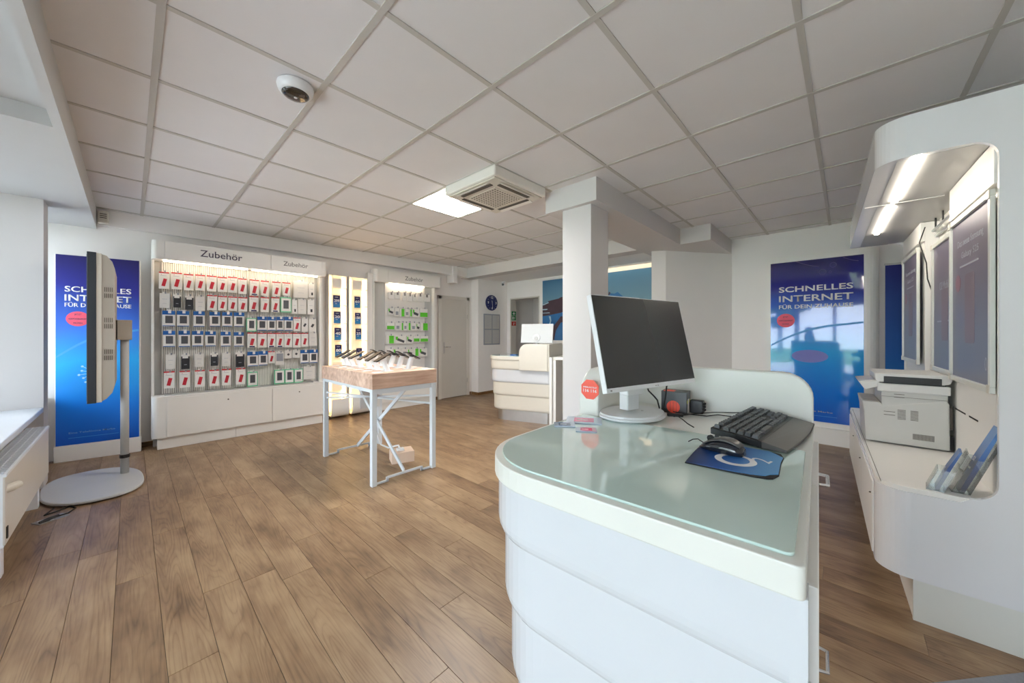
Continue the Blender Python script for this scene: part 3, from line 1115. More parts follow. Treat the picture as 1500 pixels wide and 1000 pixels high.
MB().box(1.70, 1.735, .10, .25, .56, 2.14).build('side_panel', M['satin'], su, bevel=.004)
MB().box(.035, .838, PEGV, PEGV + .02, .60, 2.125).build('peg_panel', M['peg'], su)
MB().box(.856, 1.655, PEGV, PEGV + .02, .60, 2.125).build('peg_panel', M['peg'], su)
MB().box(.838, .856, PEGV - .01, PEGV + .02, .60, 2.13).build('post', M['greymetal'], su)
MB().box(.05, .83, .02, .04, 2.112, 2.127).build('light_strip', M['led_warm'], su)
MB().box(.87, 1.65, .02, .04, 2.112, 2.127).build('light_strip', M['led_warm'], su)
MB().prism(rrect(-.045, 1.75, V + .004, .255, (.06, .03, 0, 0)), .128, .572).build('cabinet_body', M['satin'], su)
MB().prism(rrect(-.045, 1.75, V - .004, .255, (.06, .03, 0, 0)), .572, .590).build('cabinet_top', M['satin'], su)
for a, b_, kx in ((.078, 1.076, .62), (1.084, 1.697, 1.40)):
    dr = MB().box(a, b_, V - .012, V + .006, .136, .566).build('flap_door', M['satin'], su, bevel=.002)
    m = MB()
    m.loft([[(kx + .008 * cos(2 * pi * q / 12), y, .49 + .008 * sin(2 * pi * q / 12)) for q in range(12)] for y in (V - .012, V - .018)])
    m.build('lock', M['shade'], dr)
for a, b_ in ((.0, .70), (.703, 1.71)):
    MB().box(a, b_, .0, .24, 0, .126).build('plinth', M['satin'], su, bevel=.002)
MB().box(.06, 1.6, .03, .045, .592, .606).build('wire_rail', M['hook'], su)

# second accessory shelf
V2 = .12
P2 = .235
s2 = empty('accessory_shelf', 'narrow white accessory wall shelf with one Zubehör header beside the door', 'shelf')
SH.put(s2, 0, 0)
uL, _ = SH.onv(549, 413, V2)
uH, _ = SH.onv(569, 413, V2)
uR, _ = SH.onv(646, 413, V2)
pL, _ = SH.onv(564, 470, P2)
pR, _ = SH.onv(622, 470, P2)
MB().box(uL + .02, uR - .1, P2 + .02, .30, 0, 2.36).build('back_frame', M['backgrey'], s2)
hd = MB().prism(rrect(uH, uR, V2, .29, (0, .03, 0, 0)), 2.165, 2.375).build('header', M['satin'], s2, bevel=.002)
text('lettering', 'Zubehör', M['ink_grey'], hd, w=.36, loc=(uH + (uR - uH) * .46, V2 - .001, 2.27), bold=.004)
MB().prism(rrect(uL, uH - .004, V2, .29, (.06, 0, 0, 0)), 2.165, 2.375).build('header_end', M['satin'], s2)
MB().box(uL, uL + .02, V2 + .05, .29, .1, 2.165).build('side_panel', M['satin'], s2)
MB().box(uR - .12, uR - .09, V2 + .05, .29, .1, 2.165).build('side_panel', M['satin'], s2)
MB().box(pL, pR, P2, P2 + .02, .62, 2.16).build('peg_panel', M['pack2'], s2)
MB().box(pL + .05, pR - .05, V2 + .05, V2 + .07, 2.146, 2.162).build('light_strip', M['led_warm'], s2)
MB().prism(rrect(uL, uR - .08, V2, .29, (.05, .03, 0, 0)), .12, .62).build('cabinet_body', M['satin'], s2)
MB().box(uL + .08, uR - .12, V2 - .01, V2, .14, .60).build('flap_door', M['satin'], s2, bevel=.002)
MB().box(uL + .03, uR - .12, V2 + .03, .28, 0, .12).build('plinth', M['satin'], s2)

# products ------------------------------------------------------
ORD = ['first', 'second', 'third', 'fourth', 'fifth', 'sixth', 'seventh', 'eighth', 'ninth']
ub = {}


def unit_box(key):
    """shared 1x1x1 boxes scaled into the card parts"""
    if key not in ub:
        o = MB().box(-.5, .5, -.5, .5, -.5, .5).build('card', M[key])
        ub[key] = o.data
        bpy.data.objects.remove(o)
    return ub[key]


def bpart(name, key, parent, c, s, roty=0):
    o = bpy.data.objects.new(name, unit_box(key))
    C.objects.link(o)
    o.parent = parent
    o.location = c
    o.scale = s
    o.rotation_euler[1] = roty
    return o


hk = None


def product(kind, w_, h_, loc, label, group, frame):
    global hk
    names = {'red': 'phone_case_pack', 'redb': 'phone_case_pack', 'blue': 'phone_case_pack', 'white': 'accessory_pack', 'black': 'phone_pouch_pack',
             'green': 'phone_case_pack', 'bud': 'accessory_pack', 'grey': 'accessory_pack', 'tiny': 'accessory_pack', 'brown': 'phone_case_pack'}
    t = empty(names[kind], label, 'package', (0, 0, 0), 0, group)
    frame.put(t, *loc)
    th = .022
    if kind in ('red', 'redb', 'brown'):
        bpart('box', 'pack', t, (0, 0, 0), (w_, th, h_))
        bpart('top_strip', 'red', t, (0, -.0015, h_ / 2 - .006), (w_ * 1.01, th, .013))
        bpart('case_picture', 'redphone', t, (w_ * .02, -th / 2, -h_ * .12), (w_ * .36, .002, h_ * .46), R(12))
        bpart('case_picture', 'redphone', t, (w_ * .10, -th / 2 + .0005, -h_ * .10), (w_ * .22, .002, h_ * .40), R(12))
        bpart('print_line', 'ink_soft', t, (-w_ * .05, -th / 2, h_ * .28), (w_ * .6, .0012, .004))
        bpart('brand_dot', 'red', t, (-w_ * .25, -th / 2, h_ * .36), (.006, .0012, .006))
        if kind == 'redb':
            bpart('blue_band', 'navy', t, (0, -th / 2, -h_ * .44), (w_ * .6, .002, h_ * .08))
    elif kind == 'blue':
        bpart('box', 'pack', t, (0, 0, 0), (w_, th, h_))
        bpart('blue_header', 'bluep', t, (0, -.001, h_ * .38), (w_ * 1.01, th, h_ * .25))
        bpart('case_picture', 'darkpic', t, (.002, -th / 2, -h_ * .06), (w_ * .6, .003, h_ * .48))
        bpart('bottom_strip', 'bluep', t, (0, -.001, -h_ * .47), (w_ * .96, th, h_ * .05))
        bpart('price_tag', 'ink_white', t, (w_ * .05, -.045, h_ * .44), (.026, .002, .036))
    elif kind == 'black':
        bpart('box', 'pack', t, (0, 0, 0), (w_ * .94, th, h_))
        bpart('black_pouch', 'blackpack', t, (0, -.002, -h_ * .07), (w_ * .92, th, h_ * .86))
        bpart('white_window', 'pack', t, (-w_ * .02, -th / 2 - .003, h_ * .33), (w_ * .62, .003, h_ * .2))
        bpart('logo_print', 'ink_soft', t, (0, -th / 2 - .003, -h_ * .2), (w_ * .3, .0012, .005))
    elif kind == 'green':
        bpart('box', 'mint', t, (0, 0, 0), (w_, th, h_))
        bpart('white_front', 'pack', t, (0, -.0015, 0), (w_ * .88, th, h_ * .86))
        bpart('case_picture', 'darkpic', t, (0, -th / 2 - .001, .004), (w_ * .5, .003, h_ * .55))
    elif kind == 'grey':
        bpart('box', 'pack2', t, (0, 0, 0), (w_, th, h_))
        bpart('grey_front', 'greyp', t, (0, -.002, h_ * .1), (w_ * .8, th, h_ * .6))
    elif kind == 'tiny':
        bpart('box', 'pack', t, (0, 0, 0), (w_, .015, h_))
        bpart('picture', 'darkpic', t, (0, -.008, 0), (w_ * .3, .002, h_ * .25), R(30))
    else:
        bpart('box', 'pack' if kind == 'bud' else 'pack2', t, (0, 0, 0), (w_, th, h_))
        bpart('print_line', 'ink_soft', t, (0, -th / 2, h_ * .1), (w_ * .5, .0012, .004))
        bpart('print_line', 'ink_soft', t, (0, -th / 2, -h_ * .2), (w_ * .4, .0012, .003))
        if kind == 'bud':
            bpart('case_picture', 'blackpack', t, (w_ * .1, -th / 2, -h_ * .25), (w_ * .3, .003, h_ * .2))
    # hanging tab and shelf-edge price tag
    bpart('hang_tab', 'pack', t, (0, 0, h_ / 2 + .008), (w_ * .35, .002, .018))
    if kind != 'blue':
        bpart('price_tag', 'greyp', t, (.006, -.045, h_ / 2 + .004), (.014, .002, .024))
    return t


def zp2(x, y):
    return 220 + x / 5.556, 340 + y / 5.556


def zp3(x, y):
    return 220 + x / 5.556, 480 + y / 5.556


RD, BL, WH, BK, GN = 'red', 'blue', 'white', 'black', 'green'
LEFTROWS = [
    (zp2, [(RD, 70, 155, 325, 460), (RD, 172, 260, 330, 465), (RD, 273, 352, 342, 473), (RD, 367, 447, 348, 475), (RD, 460, 540, 355, 482), (RD, 548, 625, 366, 487), (RD, 632, 708, 365, 492), (RD, 715, 785, 378, 502)]),
    (zp2, [(WH, 75, 160, 497, 615), (BK, 183, 254, 508, 612), (BK, 281, 355, 518, 630), (WH, 366, 447, 522, 640), (RD, 463, 545, 512, 635), (RD, 550, 625, 520, 637), (RD, 633, 708, 525, 640), (RD, 715, 790, 530, 645)]),
    (zp2, [(BL, 98, 205, 640, 765), (BL, 217, 318, 642, 767), (BL, 350, 445, 645, 770), (BL, 482, 570, 650, 768), (BL, 585, 668, 652, 768), (BL, 680, 765, 655, 770)]),
    (zp3, [(BL, 103, 205, 25, 155), (BL, 230, 325, 25, 155), (BL, 340, 432, 27, 150), (BL, 447, 535, 30, 150), (BL, 573, 655, 33, 152), (BL, 680, 762, 36, 152)]),
    (zp3, [(WH, 125, 205, 215, 335), (BK, 248, 325, 215, 335), (WH, 362, 435, 210, 318), (BK, 487, 555, 206, 308), (WH, 583, 652, 204, 310), (BK, 690, 770, 198, 318)]),
    (zp3, [(RD, 110, 200, 355, 490), (RD, 238, 325, 350, 485), (RD, 362, 445, 345, 480), (RD, 480, 560, 342, 472), (RD, 583, 660, 335, 465), (RD, 698, 775, 328, 460)]),
]
RIGHTROWS = [
    (zp2, [('redb', 810, 885, 388, 515), (RD, 900, 965, 397, 518), (RD, 993, 1060, 405, 523), (RD, 1077, 1140, 410, 515), (WH, 1165, 1285, 400, 535), ('bud', 1288, 1335, 420, 530)]),
    (zp2, [('redb', 805, 880, 522, 645), (RD, 900, 967, 530, 650), ('redb', 985, 1050, 530, 650), (GN, 1060, 1148, 530, 652), ('bud', 1152, 1195, 550, 665), (WH, 1200, 1270, 548, 667), ('bud', 1278, 1333, 550, 668)]),
    (zp2, [(GN, 783, 865, 698, 808), (BL, 870, 950, 688, 800), (BL, 953, 1022, 690, 800), (BL, 1027, 1085, 690, 800), (BL, 1090, 1160, 690, 802), ('brown', 1165, 1222, 695, 805), ('tiny', 1230, 1285, 700, 810), ('tiny', 1290, 1350, 705, 815)]),
    (zp3, [('redb', 790, 865, 40, 160), (RD, 872, 947, 42, 162), ('redb', 953, 1020, 42, 158), ('redb', 1024, 1086, 42, 158), (RD, 1090, 1155, 42, 158), (RD, 1160, 1224, 42, 160), (RD, 1228, 1285, 42, 152), (WH, 1290, 1357, 40, 145)]),
    (zp3, [(BL, 790, 878, 195, 312), (BL, 881, 955, 190, 305), ('brown', 960, 1012, 190, 288), ('grey', 1018, 1088, 198, 300), ('tiny', 1095, 1152, 185, 248), ('tiny', 1158, 1218, 180, 243), (BL, 1222, 1290, 180, 287), (BL, 1294, 1362, 178, 285)]),
    (zp3, [(GN, 790, 875, 358, 475), (GN, 1010, 1093, 340, 455), (GN, 1095, 1168, 335, 450), (GN, 1171, 1242, 332, 445), (WH, 1245, 1340, 312, 415)]),
]
DESC = {'red': 'white case box with red top', 'redb': 'white case box, red top, blue foot', 'blue': 'white case box with blue header',
        'white': 'plain white accessory pack', 'black': 'black phone pouch pack', 'green': 'mint green edged case box', 'bud': 'slim white pack with black picture',
        'grey': 'pack with a grey front', 'tiny': 'small white accessory pack', 'brown': 'narrow red and white case box'}
ROWN = ['top', 'second', 'third', 'fourth', 'fifth', 'bottom']
hooks = MB()
PV = .10
for side, rows in (('left', LEFTROWS), ('right', RIGHTROWS)):
    for ri, (zz, items) in enumerate(rows):
        for ii, (kd, xa, xb, ya, yb) in enumerate(items):
            cxp, cyp = zz((xa + xb) / 2, (ya + yb) / 2)
            uc, zc = SH.onv(cxp, cyp, PV)
            ua, _ = SH.onv(zz(xa, ya)[0], cyp, PV)
            ub_, _ = SH.onv(zz(xb, ya)[0], cyp, PV)
            _, zt = SH.onv(cxp, zz(xa, ya)[1], PV)
            _, zb_ = SH.onv(cxp, zz(xa, yb)[1], PV)
            lab = '%s, %s from left, %s row, %s peg panel' % (DESC[kd], ORD[ii], ROWN[ri], side)
            product(kd, (ub_ - ua) * .97, zt - zb_, (uc, PV, zc), lab, 'phone accessories on the wide shelf', SH)
            hooks.bar((uc, PEGV, zt + .012), (uc, .05, zt + .012), .003)
tag(hooks.build('peg_hooks', M['hook'], su), kind='stuff')


def zq(x, y):
    return 540 + x / 7.145, 395 + y / 7.145


def green_pack(x0, x1, y0, y1, style, lab):
    V3 = .19
    cxp, cyp = zq((x0 + x1) / 2, (y0 + y1) / 2)
    uc, zc = SH.onv(cxp, cyp, V3)
    ua, _ = SH.onv(zq(x0, 0)[0], cyp, V3)
    ubb, _ = SH.onv(zq(x1, 0)[0], cyp, V3)
    _, zt = SH.onv(cxp, zq(0, y0)[1], V3)
    _, zb_ = SH.onv(cxp, zq(0, y1)[1], V3)
    w_, h_ = (ubb - ua) * .96, zt - zb_
    t = empty('accessory_pack', lab, 'package', (0, 0, 0), 0, 'packs on the narrow shelf')
    SH.put(t, uc, V3, zc)
    bpart('box', 'pack', t, (0, 0, 0), (w_, .03, h_))
    if style in 'gG':
        bpart('green_print', 'green', t, (0 if style == 'G' else w_ * .15, -.001, -h_ * .18 if style == 'G' else 0), (w_ * (.95 if style == 'G' else .6), .031, h_ * (.5 if style == 'G' else .9)))
    if style == 'd':
        bpart('cable_picture', 'darkpic', t, (0, -.015, -h_ * .1), (w_ * .7, .002, h_ * .3), R(20))
        bpart('green_strip', 'green', t, (-w_ * .35, -.015, h_ * .2), (w_ * .2, .002, h_ * .4))
    if style == 'w':
        bpart('grey_print', 'greyp', t, (0, -.015, -h_ * .1), (w_ * .6, .002, h_ * .4))
    if style == 'h':
        bpart('dark_loop', 'ink_grey', t, (0, -.015, h_ * .32), (w_ * .3, .004, h_ * .4))
    bpart('price_tag', 'greyp', t, (0, -.05, h_ / 2 + .01), (.02, .002, .03))


R2 = [
    (['white cable pack with dark hanger'] * 7, [(205, 265, 238, 305, 'h'), (268, 330, 238, 305, 'h'), (350, 400, 240, 325, 'h'), (405, 455, 245, 330, 'h'), (458, 500, 260, 328, 'h'), (510, 565, 250, 330, 'h'), (572, 640, 262, 335, 'h')]),
    (None, [(200, 262, 400, 470, 'd'), (268, 318, 400, 490, 'w'), (322, 372, 405, 492, 'g'), (378, 418, 410, 492, 'w'), (422, 450, 412, 492, 'g'), (455, 528, 410, 497, 'd'), (532, 615, 410, 500, 'G')]),
    (None, [(185, 268, 555, 628, 'G'), (275, 328, 552, 635, 'w'), (332, 358, 552, 635, 'g'), (362, 398, 555, 635, 'w'), (402, 435, 552, 635, 'g'), (440, 490, 555, 637, 'w'), (495, 532, 560, 637, 'd'), (536, 620, 555, 637, 'g')]),
    (None, [(180, 265, 685, 775, 'g'), (272, 390, 690, 772, 'd'), (395, 458, 692, 772, 'd'), (466, 530, 690, 755, 'G'), (536, 620, 692, 755, 'G')]),
    (None, [(190, 250, 825, 905, 'w'), (255, 335, 825, 905, 'd'), (340, 400, 825, 905, 'w'), (405, 460, 825, 905, 'd'), (465, 520, 820, 905, 'g'), (525, 610, 820, 905, 'd')]),
]
GD = {'h': 'white pack with dark hanger', 'd': 'white pack with dark cable picture', 'w': 'pale grey and white pack', 'g': 'white pack with green side', 'G': 'white pack with wide green band'}
R2N = ['top', 'second', 'third', 'fourth', 'lowest visible']
hooks = MB()
for ri, (_, items) in enumerate(R2):
    for ii, (x0, x1, y0, y1, sty) in enumerate(items):
        green_pack(x0, x1, y0, y1, sty, '%s, %s from left, %s row, narrow shelf' % (GD[sty], ORD[ii], R2N[ri]))
        uc, zc = SH.onv(zq((x0 + x1) / 2, 0)[0], 480, .19)
        _, zt = SH.onv(zq((x0 + x1) / 2, 0)[0], zq(0, y0)[1], .19)
        hooks.bar((uc, P2, zt + .01), (uc, .14, zt + .01), .003)
tag(hooks.build('peg_hooks', M['hook'], s2), kind='stuff')

# glowing tariff columns
M['card'] = ramp_mat('tariff_card_print', [(0, srgb(40, 130, 190)), (.45, srgb(20, 90, 170)), (.6, srgb(22, 30, 100)), (1, srgb(26, 22, 84))], 2, -.06, .06, .4, noise=0)


def column(px0, px1, cards, lab, cardx):
    CV = .17
    ua, _ = SH.onv(px0, 480, CV)
    ub_, _ = SH.onv(px1, 480, CV)
    t = empty('tariff_column', lab, 'display')
    SH.put(t, 0, 0)
    w_ = ub_ - ua
    MB().box(ua, ub_, .265, .275, .02, 2.19).build('back_panel', M['satin'], t)
    MB().box(ua, ua + .012, CV, .265, .06, 2.19).build('side_rail', M['satin'], t)
    MB().box(ub_ - .014, ub_, CV, .265, .06, 2.19).build('side_rail', M['satin'], t)
    MB().box(ua + .055, ua + .068, CV, CV + .012, .06, 2.19).build('front_rail', M['satin'], t)
    MB().box(ua, ub_, CV, .265, 2.19, 2.205).build('top_cap', M['satin'], t)
    MB().box(ua + .015, ua + .045, .225, .255, .10, 2.17).build('light_tube', M['led_col'], t)
    MB().box(ub_ - .05, ub_ - .03, .240, .258, .10, 2.17).build('light_tube', M['led_col'], t)
    prof = [(.20 + .12, .03)] + [(.16 + .07 * cos(R(a)) - .05, .16 + .13 * sin(R(a))) for a in range(270, 170, -15)] + [(.05, .30), (.058, .30)] + \
           [(.165 + .06 * cos(R(a)) - .05, .165 + .12 * sin(R(a))) for a in range(180, 271, 15)] + [(.30, .045)]
    prof = [(min(y, .262), z) for y, z in prof]
    MB().prism(prof, ua + .01, ub_ - .01, 'x').build('curved_foot', M['gloss'], t)
    for zr in (2.00, 1.73, 1.45, 1.18, .90, .62, .36):
        MB().box(ua + .06, ub_ - .014, CV - .002, CV + .006, zr - .006, zr + .006).build('rung', M['satin'], t)
    MB().box(ua + .075, ua + .075 + w_ * .45, CV + .02, CV + .026, 2.01, 2.15).build('blank_card', M['pack'], t)
    MB().box(ua + .075, ub_ - .03, CV + .07, CV + .076, .40, .85).build('lower_panel', M['pack'], t)
    for i, (s_, y0, y1) in enumerate(cards):
        cxp = cardx[0] + i * .9
        u0, _ = SH.onv(cxp, 480, CV)
        u1, _ = SH.onv(cxp + cardx[1], 480, CV)
        _, zt = SH.onv(cxp, y0, CV)
        _, zb_ = SH.onv(cxp, y1, CV)
        k_ = empty('tariff_card', 'blue tariff card with big %s, %s card in the %s glowing column' % (s_, ('topmost', 'second', 'third', 'fourth')[i], 'left' if px0 < 500 else 'right'), 'card', (0, 0, 0), 0, 'tariff cards in the glowing columns')
        SH.put(k_, (u0 + u1) / 2, CV - .004, (zt + zb_) / 2)
        W_, H_ = u1 - u0, zt - zb_
        MB().box(-W_ / 2, W_ / 2, -.002, .002, -H_ / 2, H_ / 2).build('card', M['card'], k_)
        text('lettering', s_, M['ink_white'], k_, w=W_ * .75, h=H_ * .24, loc=(0, -.0022, H_ * .05), bold=.03)
        MB().box(-W_ * .25, W_ * .05, -.003, -.002, -H_ * .22, -H_ * .16).build('small_print', M['ink_soft'], k_)
        MB().box(-W_ * .25, W_ * .2, -.003, -.002, H_ * .32, H_ * .37).build('small_print', M['ink_soft'], k_)
        MB().box(-W_ / 2 - .005, W_ / 2 + .005, .002, .004, -H_ / 2 - .025, H_ / 2 + .02).build('holder', M['acrylic'], k_)


column(481, 508.5, [('299', 432, 450), ('20', 456, 473), ('40', 480, 498), ('80', 505, 523)], 'left glowing tariff column with cards 299, 20, 40 and 80', (488, 10))
column(511, 539, [('60', 434, 450.5), ('150', 458, 474), ('25', 481, 497), ('10', 510, 526)], 'right glowing tariff column with cards 60, 150 and 25', (519, 8.5))
u0, _ = SH.onv(540.5, 480, .18)
sd = tag(MB().box(u0 - .01, uL - .004, .20, .28, .03, 2.30).build('wall_panel', M['satin'], None), 'plain white panel between the glowing columns and the narrow shelf', 'panel')
SH.put(sd, 0, 0)

# ------------------------------------------------------------------ phone display table
tbx0, tbx1, tby0, tby1, tz0, tz1 = 1.385, 2.03, 2.905, 4.06, .825, .955
dt = empty('display_table', 'tall display table with pale wood top and light grey metal frame', 'table', (0, 0, 0))
MB().box(tbx0, tbx1, tby0, tby1, tz0, tz1).build('tabletop', M['tablewood'], dt, bevel=.002)
LX0, LX1, LY0, LY1 = 1.41, 2.005, 2.935, 4.02
for x in (LX0, LX1):
    for y in (LY0, LY1):
        MB().box(x - .022, x + .022, y - .022, y + .022, 0, tz0).build('leg', M['legmetal'], dt, bevel=.003)
for y in (LY0, LY1):
    MB().box(LX0 + .02, LX1 - .02, y - .018, y + .018, tz0 - .045, tz0 - .001).build('top_rail', M['legmetal'], dt)
for x in (LX0, LX1):
    MB().box(x - .018, x + .018, LY0 + .02, LY1 - .02, tz0 - .03, tz0 - .001).build('top_rail', M['legmetal'], dt)
for y in (LY0, LY1):
    m = MB()
    m.box(LX0 + .02, LX0 + .13, y - .008, y + .008, .005, .02)
    m.box(LX0 + .115, LX0 + .135, y - .008, y + .008, .005, .045)
    m.box(LX0 + .13, LX1 - .13, y - .008, y + .008, .03, .048)
    m.box(LX1 - .135, LX1 - .115, y - .008, y + .008, .005, .045)
    m.box(LX1 - .13, LX1 - .02, y - .008, y + .008, .005, .02)
    m.build('floor_rail', M['legmetal'], dt)
cx_, cy_ = (LX0 + LX1) / 2, (LY0 + LY1) / 2
for p0, p1 in (((cx_, LY0 + .02, .045), (cx_ - .01, LY1 - .02, tz0 - .03)), ((cx_ + .03, LY1 - .02, .045), (cx_ + .02, LY0 + .02, tz0 - .03))):
    MB().bar(p0, p1, .012, .035).build('diagonal_brace', M['legmetal'], dt)
for p0, p1 in (((LX0, LY1, .68), (LX1, LY0, .62)), ((LX0, LY0, .68), (LX1, LY1, .66)), ((LX0, LY1, .62), (LX1, LY0, .70))):
    MB().bar(p0, p1, .02, .016).build('cross_brace', M['legmetal'], dt)
MB().box(LX1 - .25, LX1 - .02, LY1 - .05, LY1 - .04, .45, .75).build('cable_tray', M['pack2'], dt)

pb = empty('power_box', 'small pale wooden power box on the floor under the display table', 'box', (1.90, 3.33, 0), R(-20))
MB().box(-.11, .11, -.09, .09, .0, .105).build('box', M['tablewoody'], pb, bevel=.002)
MB().box(-.05, .02, -.03, .03, .105, .125).build('socket', M['whiteplast'], pb, bevel=.003)
pc = tag(MB().tube([(1.72, 3.55, .74), (1.70, 3.52, .5), (1.71, 3.50, .30), (1.74, 3.46, .17), (1.80, 3.42, .13), (1.86, 3.38, .145), (1.88, 3.36, .15), (1.885, 3.345, .125)], .009, 8).build('white_cable', M['whiteplast'], None, smooth=True),
         'white cable hanging from the display table to the wooden power box', 'cable')

phproto = {}


def phone(x, y, side, lab, k):
    t = empty('phone_stand', lab, 'phone stand', (x, y, tz1), 0 if side < 0 else pi, 'phones on the display table')
    if 'p' not in phproto:
        phproto['base'] = MB().prism(rrect(-.045, .045, -.045, .045, .012), 0, .006).build('base_plate', M['whiteplast'], t, bevel=.001)
        m = MB()
        m.loft([[(px_, py_, 0) for px_, py_ in rrect(-.022, .026, -.026, .026, .018)],
                [(px_ - .045, py_, .115) for px_, py_ in rrect(-.020, .024, -.024, .024, .017)]])
        phproto['post'] = m.build('post', M['whiteplast'], t)
        phproto['p'] = MB().prism(rrect(-.078, .078, -.037, .037, .010), -.0045, .0045).build('phone', M['black'], t, bevel=.0015)
        phproto['scr'] = MB().prism(rrect(-.075, .075, -.034, .034, .009), .0045, .0052).build('screen', M['screen'], phproto['p'])
        phproto['cam'] = MB().prism(rrect(.04, .07, -.028, -.002, .006), -.0065, -.0045).build('camera_bump', M['greymetal'], phproto['p'])
        phproto['mnt'] = MB().box(-.02, .02, -.02, .02, -.012, -.004).build('mount', M['black'], phproto['p'])
        ph = phproto['p']
    else:
        for q in ('base', 'post'):
            inst(phproto[q], t)
        ph = inst(phproto['p'], t)
        for q in ('scr', 'cam', 'mnt'):
            inst(phproto[q], ph)
    ph.location = (-.047, 0, .128)
    ph.rotation_euler = (0, R(-28 + k), 0)


for i, y in enumerate((3.06, 3.24, 3.40, 3.60, 3.78, 3.93)):
    phone(1.60, y, -1, 'black phone on white tilted stand, %s from the near end of window-side row' % ORD[i], (0, -2, 1, 2, -1, 1)[i])
for i, y in enumerate((3.09, 3.27, 3.44, 3.62, 3.82)):
    phone(1.83, y, 1, 'black phone on white tilted stand, %s from the near end of door-side row' % ORD[i], (2, 0, -1, 1, 0)[i])
tg0 = None
for i, y in enumerate((3.00, 3.20, 3.38, 3.58, 3.76, 3.94)):
    t = empty('price_card', 'small white price card by the table edge, %s from the near end, window side' % ORD[i], 'card', (1.475, y, tz1), 0, 'price cards on the display table')
    if tg0 is None:
        tg0 = MB().box(-.04, .04, -.03, .03, 0, .004).build('holder', M['whiteplast'], t, bevel=.001)
        tg1 = MB().box(-.034, .034, -.024, .024, .004, .0048).build('printed_card', M['pack'], t)
    else:
        inst(tg0, t)
        inst(tg1, t)
for i, y in enumerate((2.99, 3.20, 3.40)):
    t = empty('price_card', 'small white price card by the table edge, %s from the near end, door side' % ORD[i], 'card', (1.965, y, tz1), 0, 'price cards on the display table')
    inst(tg0, t)
    inst(tg1, t)


# ------------------------------------------------------------------ service desks
def desk(fr, L, W_, mir, cream, name_label, full=True):
    """u 0..L from the free end to the privacy panel, v 0 staff side .. W_ customer side; mir flips v"""
    t = empty('service_desk', name_label, 'desk', (fr.ox, fr.oy, 0), fr.a)
    sgn = -1 if mir else 1
    off = W_ if mir else 0

    def P(q):
        return [(a, off + sgn * b_) for a, b_ in q]

    def pr(poly, z0, z1, nm, mm, bev=0, par=t):
        return MB().prism(P(poly), z0, z1).build(nm, M[mm], par, bevel=bev)
    slabm = 'cream' if cream else 'slab'
    pr(rrect(0, L, 0, W_, (.012, 0, 0, .235), 12), .912, .962, 'counter_slab', slabm, .003)
    gl = pr(rrect(.022, .645, .014, W_ - .02, (.012, .012, .0, .215), 12), .962, .9675, 'glass_top', 'glass_top', .0015)
    tiers = [(.766, .911, .022, 'cream' if cream else 'desk'), (.576, .770, .038, 'creamw' if cream else 'desk'), (.379, .580, .054, 'cream' if cream else 'desk'), (.165, .383, .070, 'cream' if cream else 'desk')]
    for z0, z1, ins, mm in tiers:
        m = MB()
        rings = []
        for zz_, e_ in ((z1, 0), (z0 + .034, 0), (z0 + .02, .0015), (z0 + .010, .005), (z0 + .003, .010), (z0, .016)):
            q = ins + e_
            rings.append([(a, b_, zz_) for a, b_ in P(rrect(q * .6, L + .02 - e_, .012, W_ - q, (.005, 0, .0 if not cream else .06, .20), 12))])
        m.loft(rings[::-1])
        m.build('front_tier', M[mm], t)
    pr(rrect(.11, L - .03, .03, W_ - .12, (.005, 0, .05, .15), 8), 0, .167, 'plinth', 'steel')
    # privacy screen: back panel and customer-side wing
    top = 1.148
    bw = .055
    zz0 = .766 if cream else .74
    sh = []
    n = 8
    r = .095
    y1_ = W_ + (.012 if not cream else 0)
    a_ = [(y1_, zz0), (y1_, top)] + [(0 + r - r * sin(R(90 * k / n)), top - r + r * cos(R(90 * k / n))) for k in range(n + 1)] + [(0, .90), (0, zz0)]
    m = MB()
    m.prism([(off + sgn * a, b_) for a, b_ in a_], L - .05, L, 'x')
    m.build('privacy_panel', M['slab' if not cream else 'cream'], t, bevel=.006)
    r = .13
    wx0, wx1 = L - .455, L - .02
    b1 = [(wx1, zz0), (wx1, top)] + [(wx0 + r - r * sin(R(90 * k / n)), top - r + r * cos(R(90 * k / n))) for k in range(n + 1)] + [(wx0, zz0)]
    m = MB()
    m.prism(b1, off + sgn * (W_ - .078), off + sgn * (W_ + .012), 'y')
    m.build('privacy_wing', M['slab' if not cream else 'cream'], t, bevel=.008)
    # staff side: side panel, drawers with handles
    pr([(.012, -.002), (.06, -.002), (.06, .02), (.012, .02)], .0, .912, 'side_panel', 'desk')
    m = MB().prism(P([(.065, .002), (L - .02, .002), (L - .02, .02), (.065, .02)]), .0, .90)
    m.build('carcass', M['dark'], t)
    x = .085
    dw = (L - .11) / 2
    for i in range(2):
        for (z0, z1) in ((.74, .895), (.56, .73), (.10, .55)):
            dr = pr([(x, -.014), (x + dw - .006, -.014), (x + dw - .006, .004), (x, .004)], z0, z1, 'drawer', 'satin', .002)
            if (z0, i) not in ((.74, 1), (.10, 1)):
                continue
            hx, hz = x + dw * .3, (z1 - .03 if z1 - z0 < .2 else .33)
            pts = [(hx - .05, -.014), (hx - .045, -.034), (hx + .045, -.034), (hx + .05, -.014)]
            pts = [(a, off + sgn * b_) for a, b_ in pts]
            MB().tube([(a, b_, hz) for a, b_ in pts], .0045, 8).build('handle', M['chrome'], dr, smooth=False)
        x += dw
    return t


DL, DW = 1.125, .745
dsk = desk(DK, DL, DW, False, False, 'white front service desk with green glass top in the foreground')
# rear desk: mirrored, its free end on the left as seen from the front desk
D2F = Frame(*D2.w(0, 1.0)[:2], 18.7 - 90)
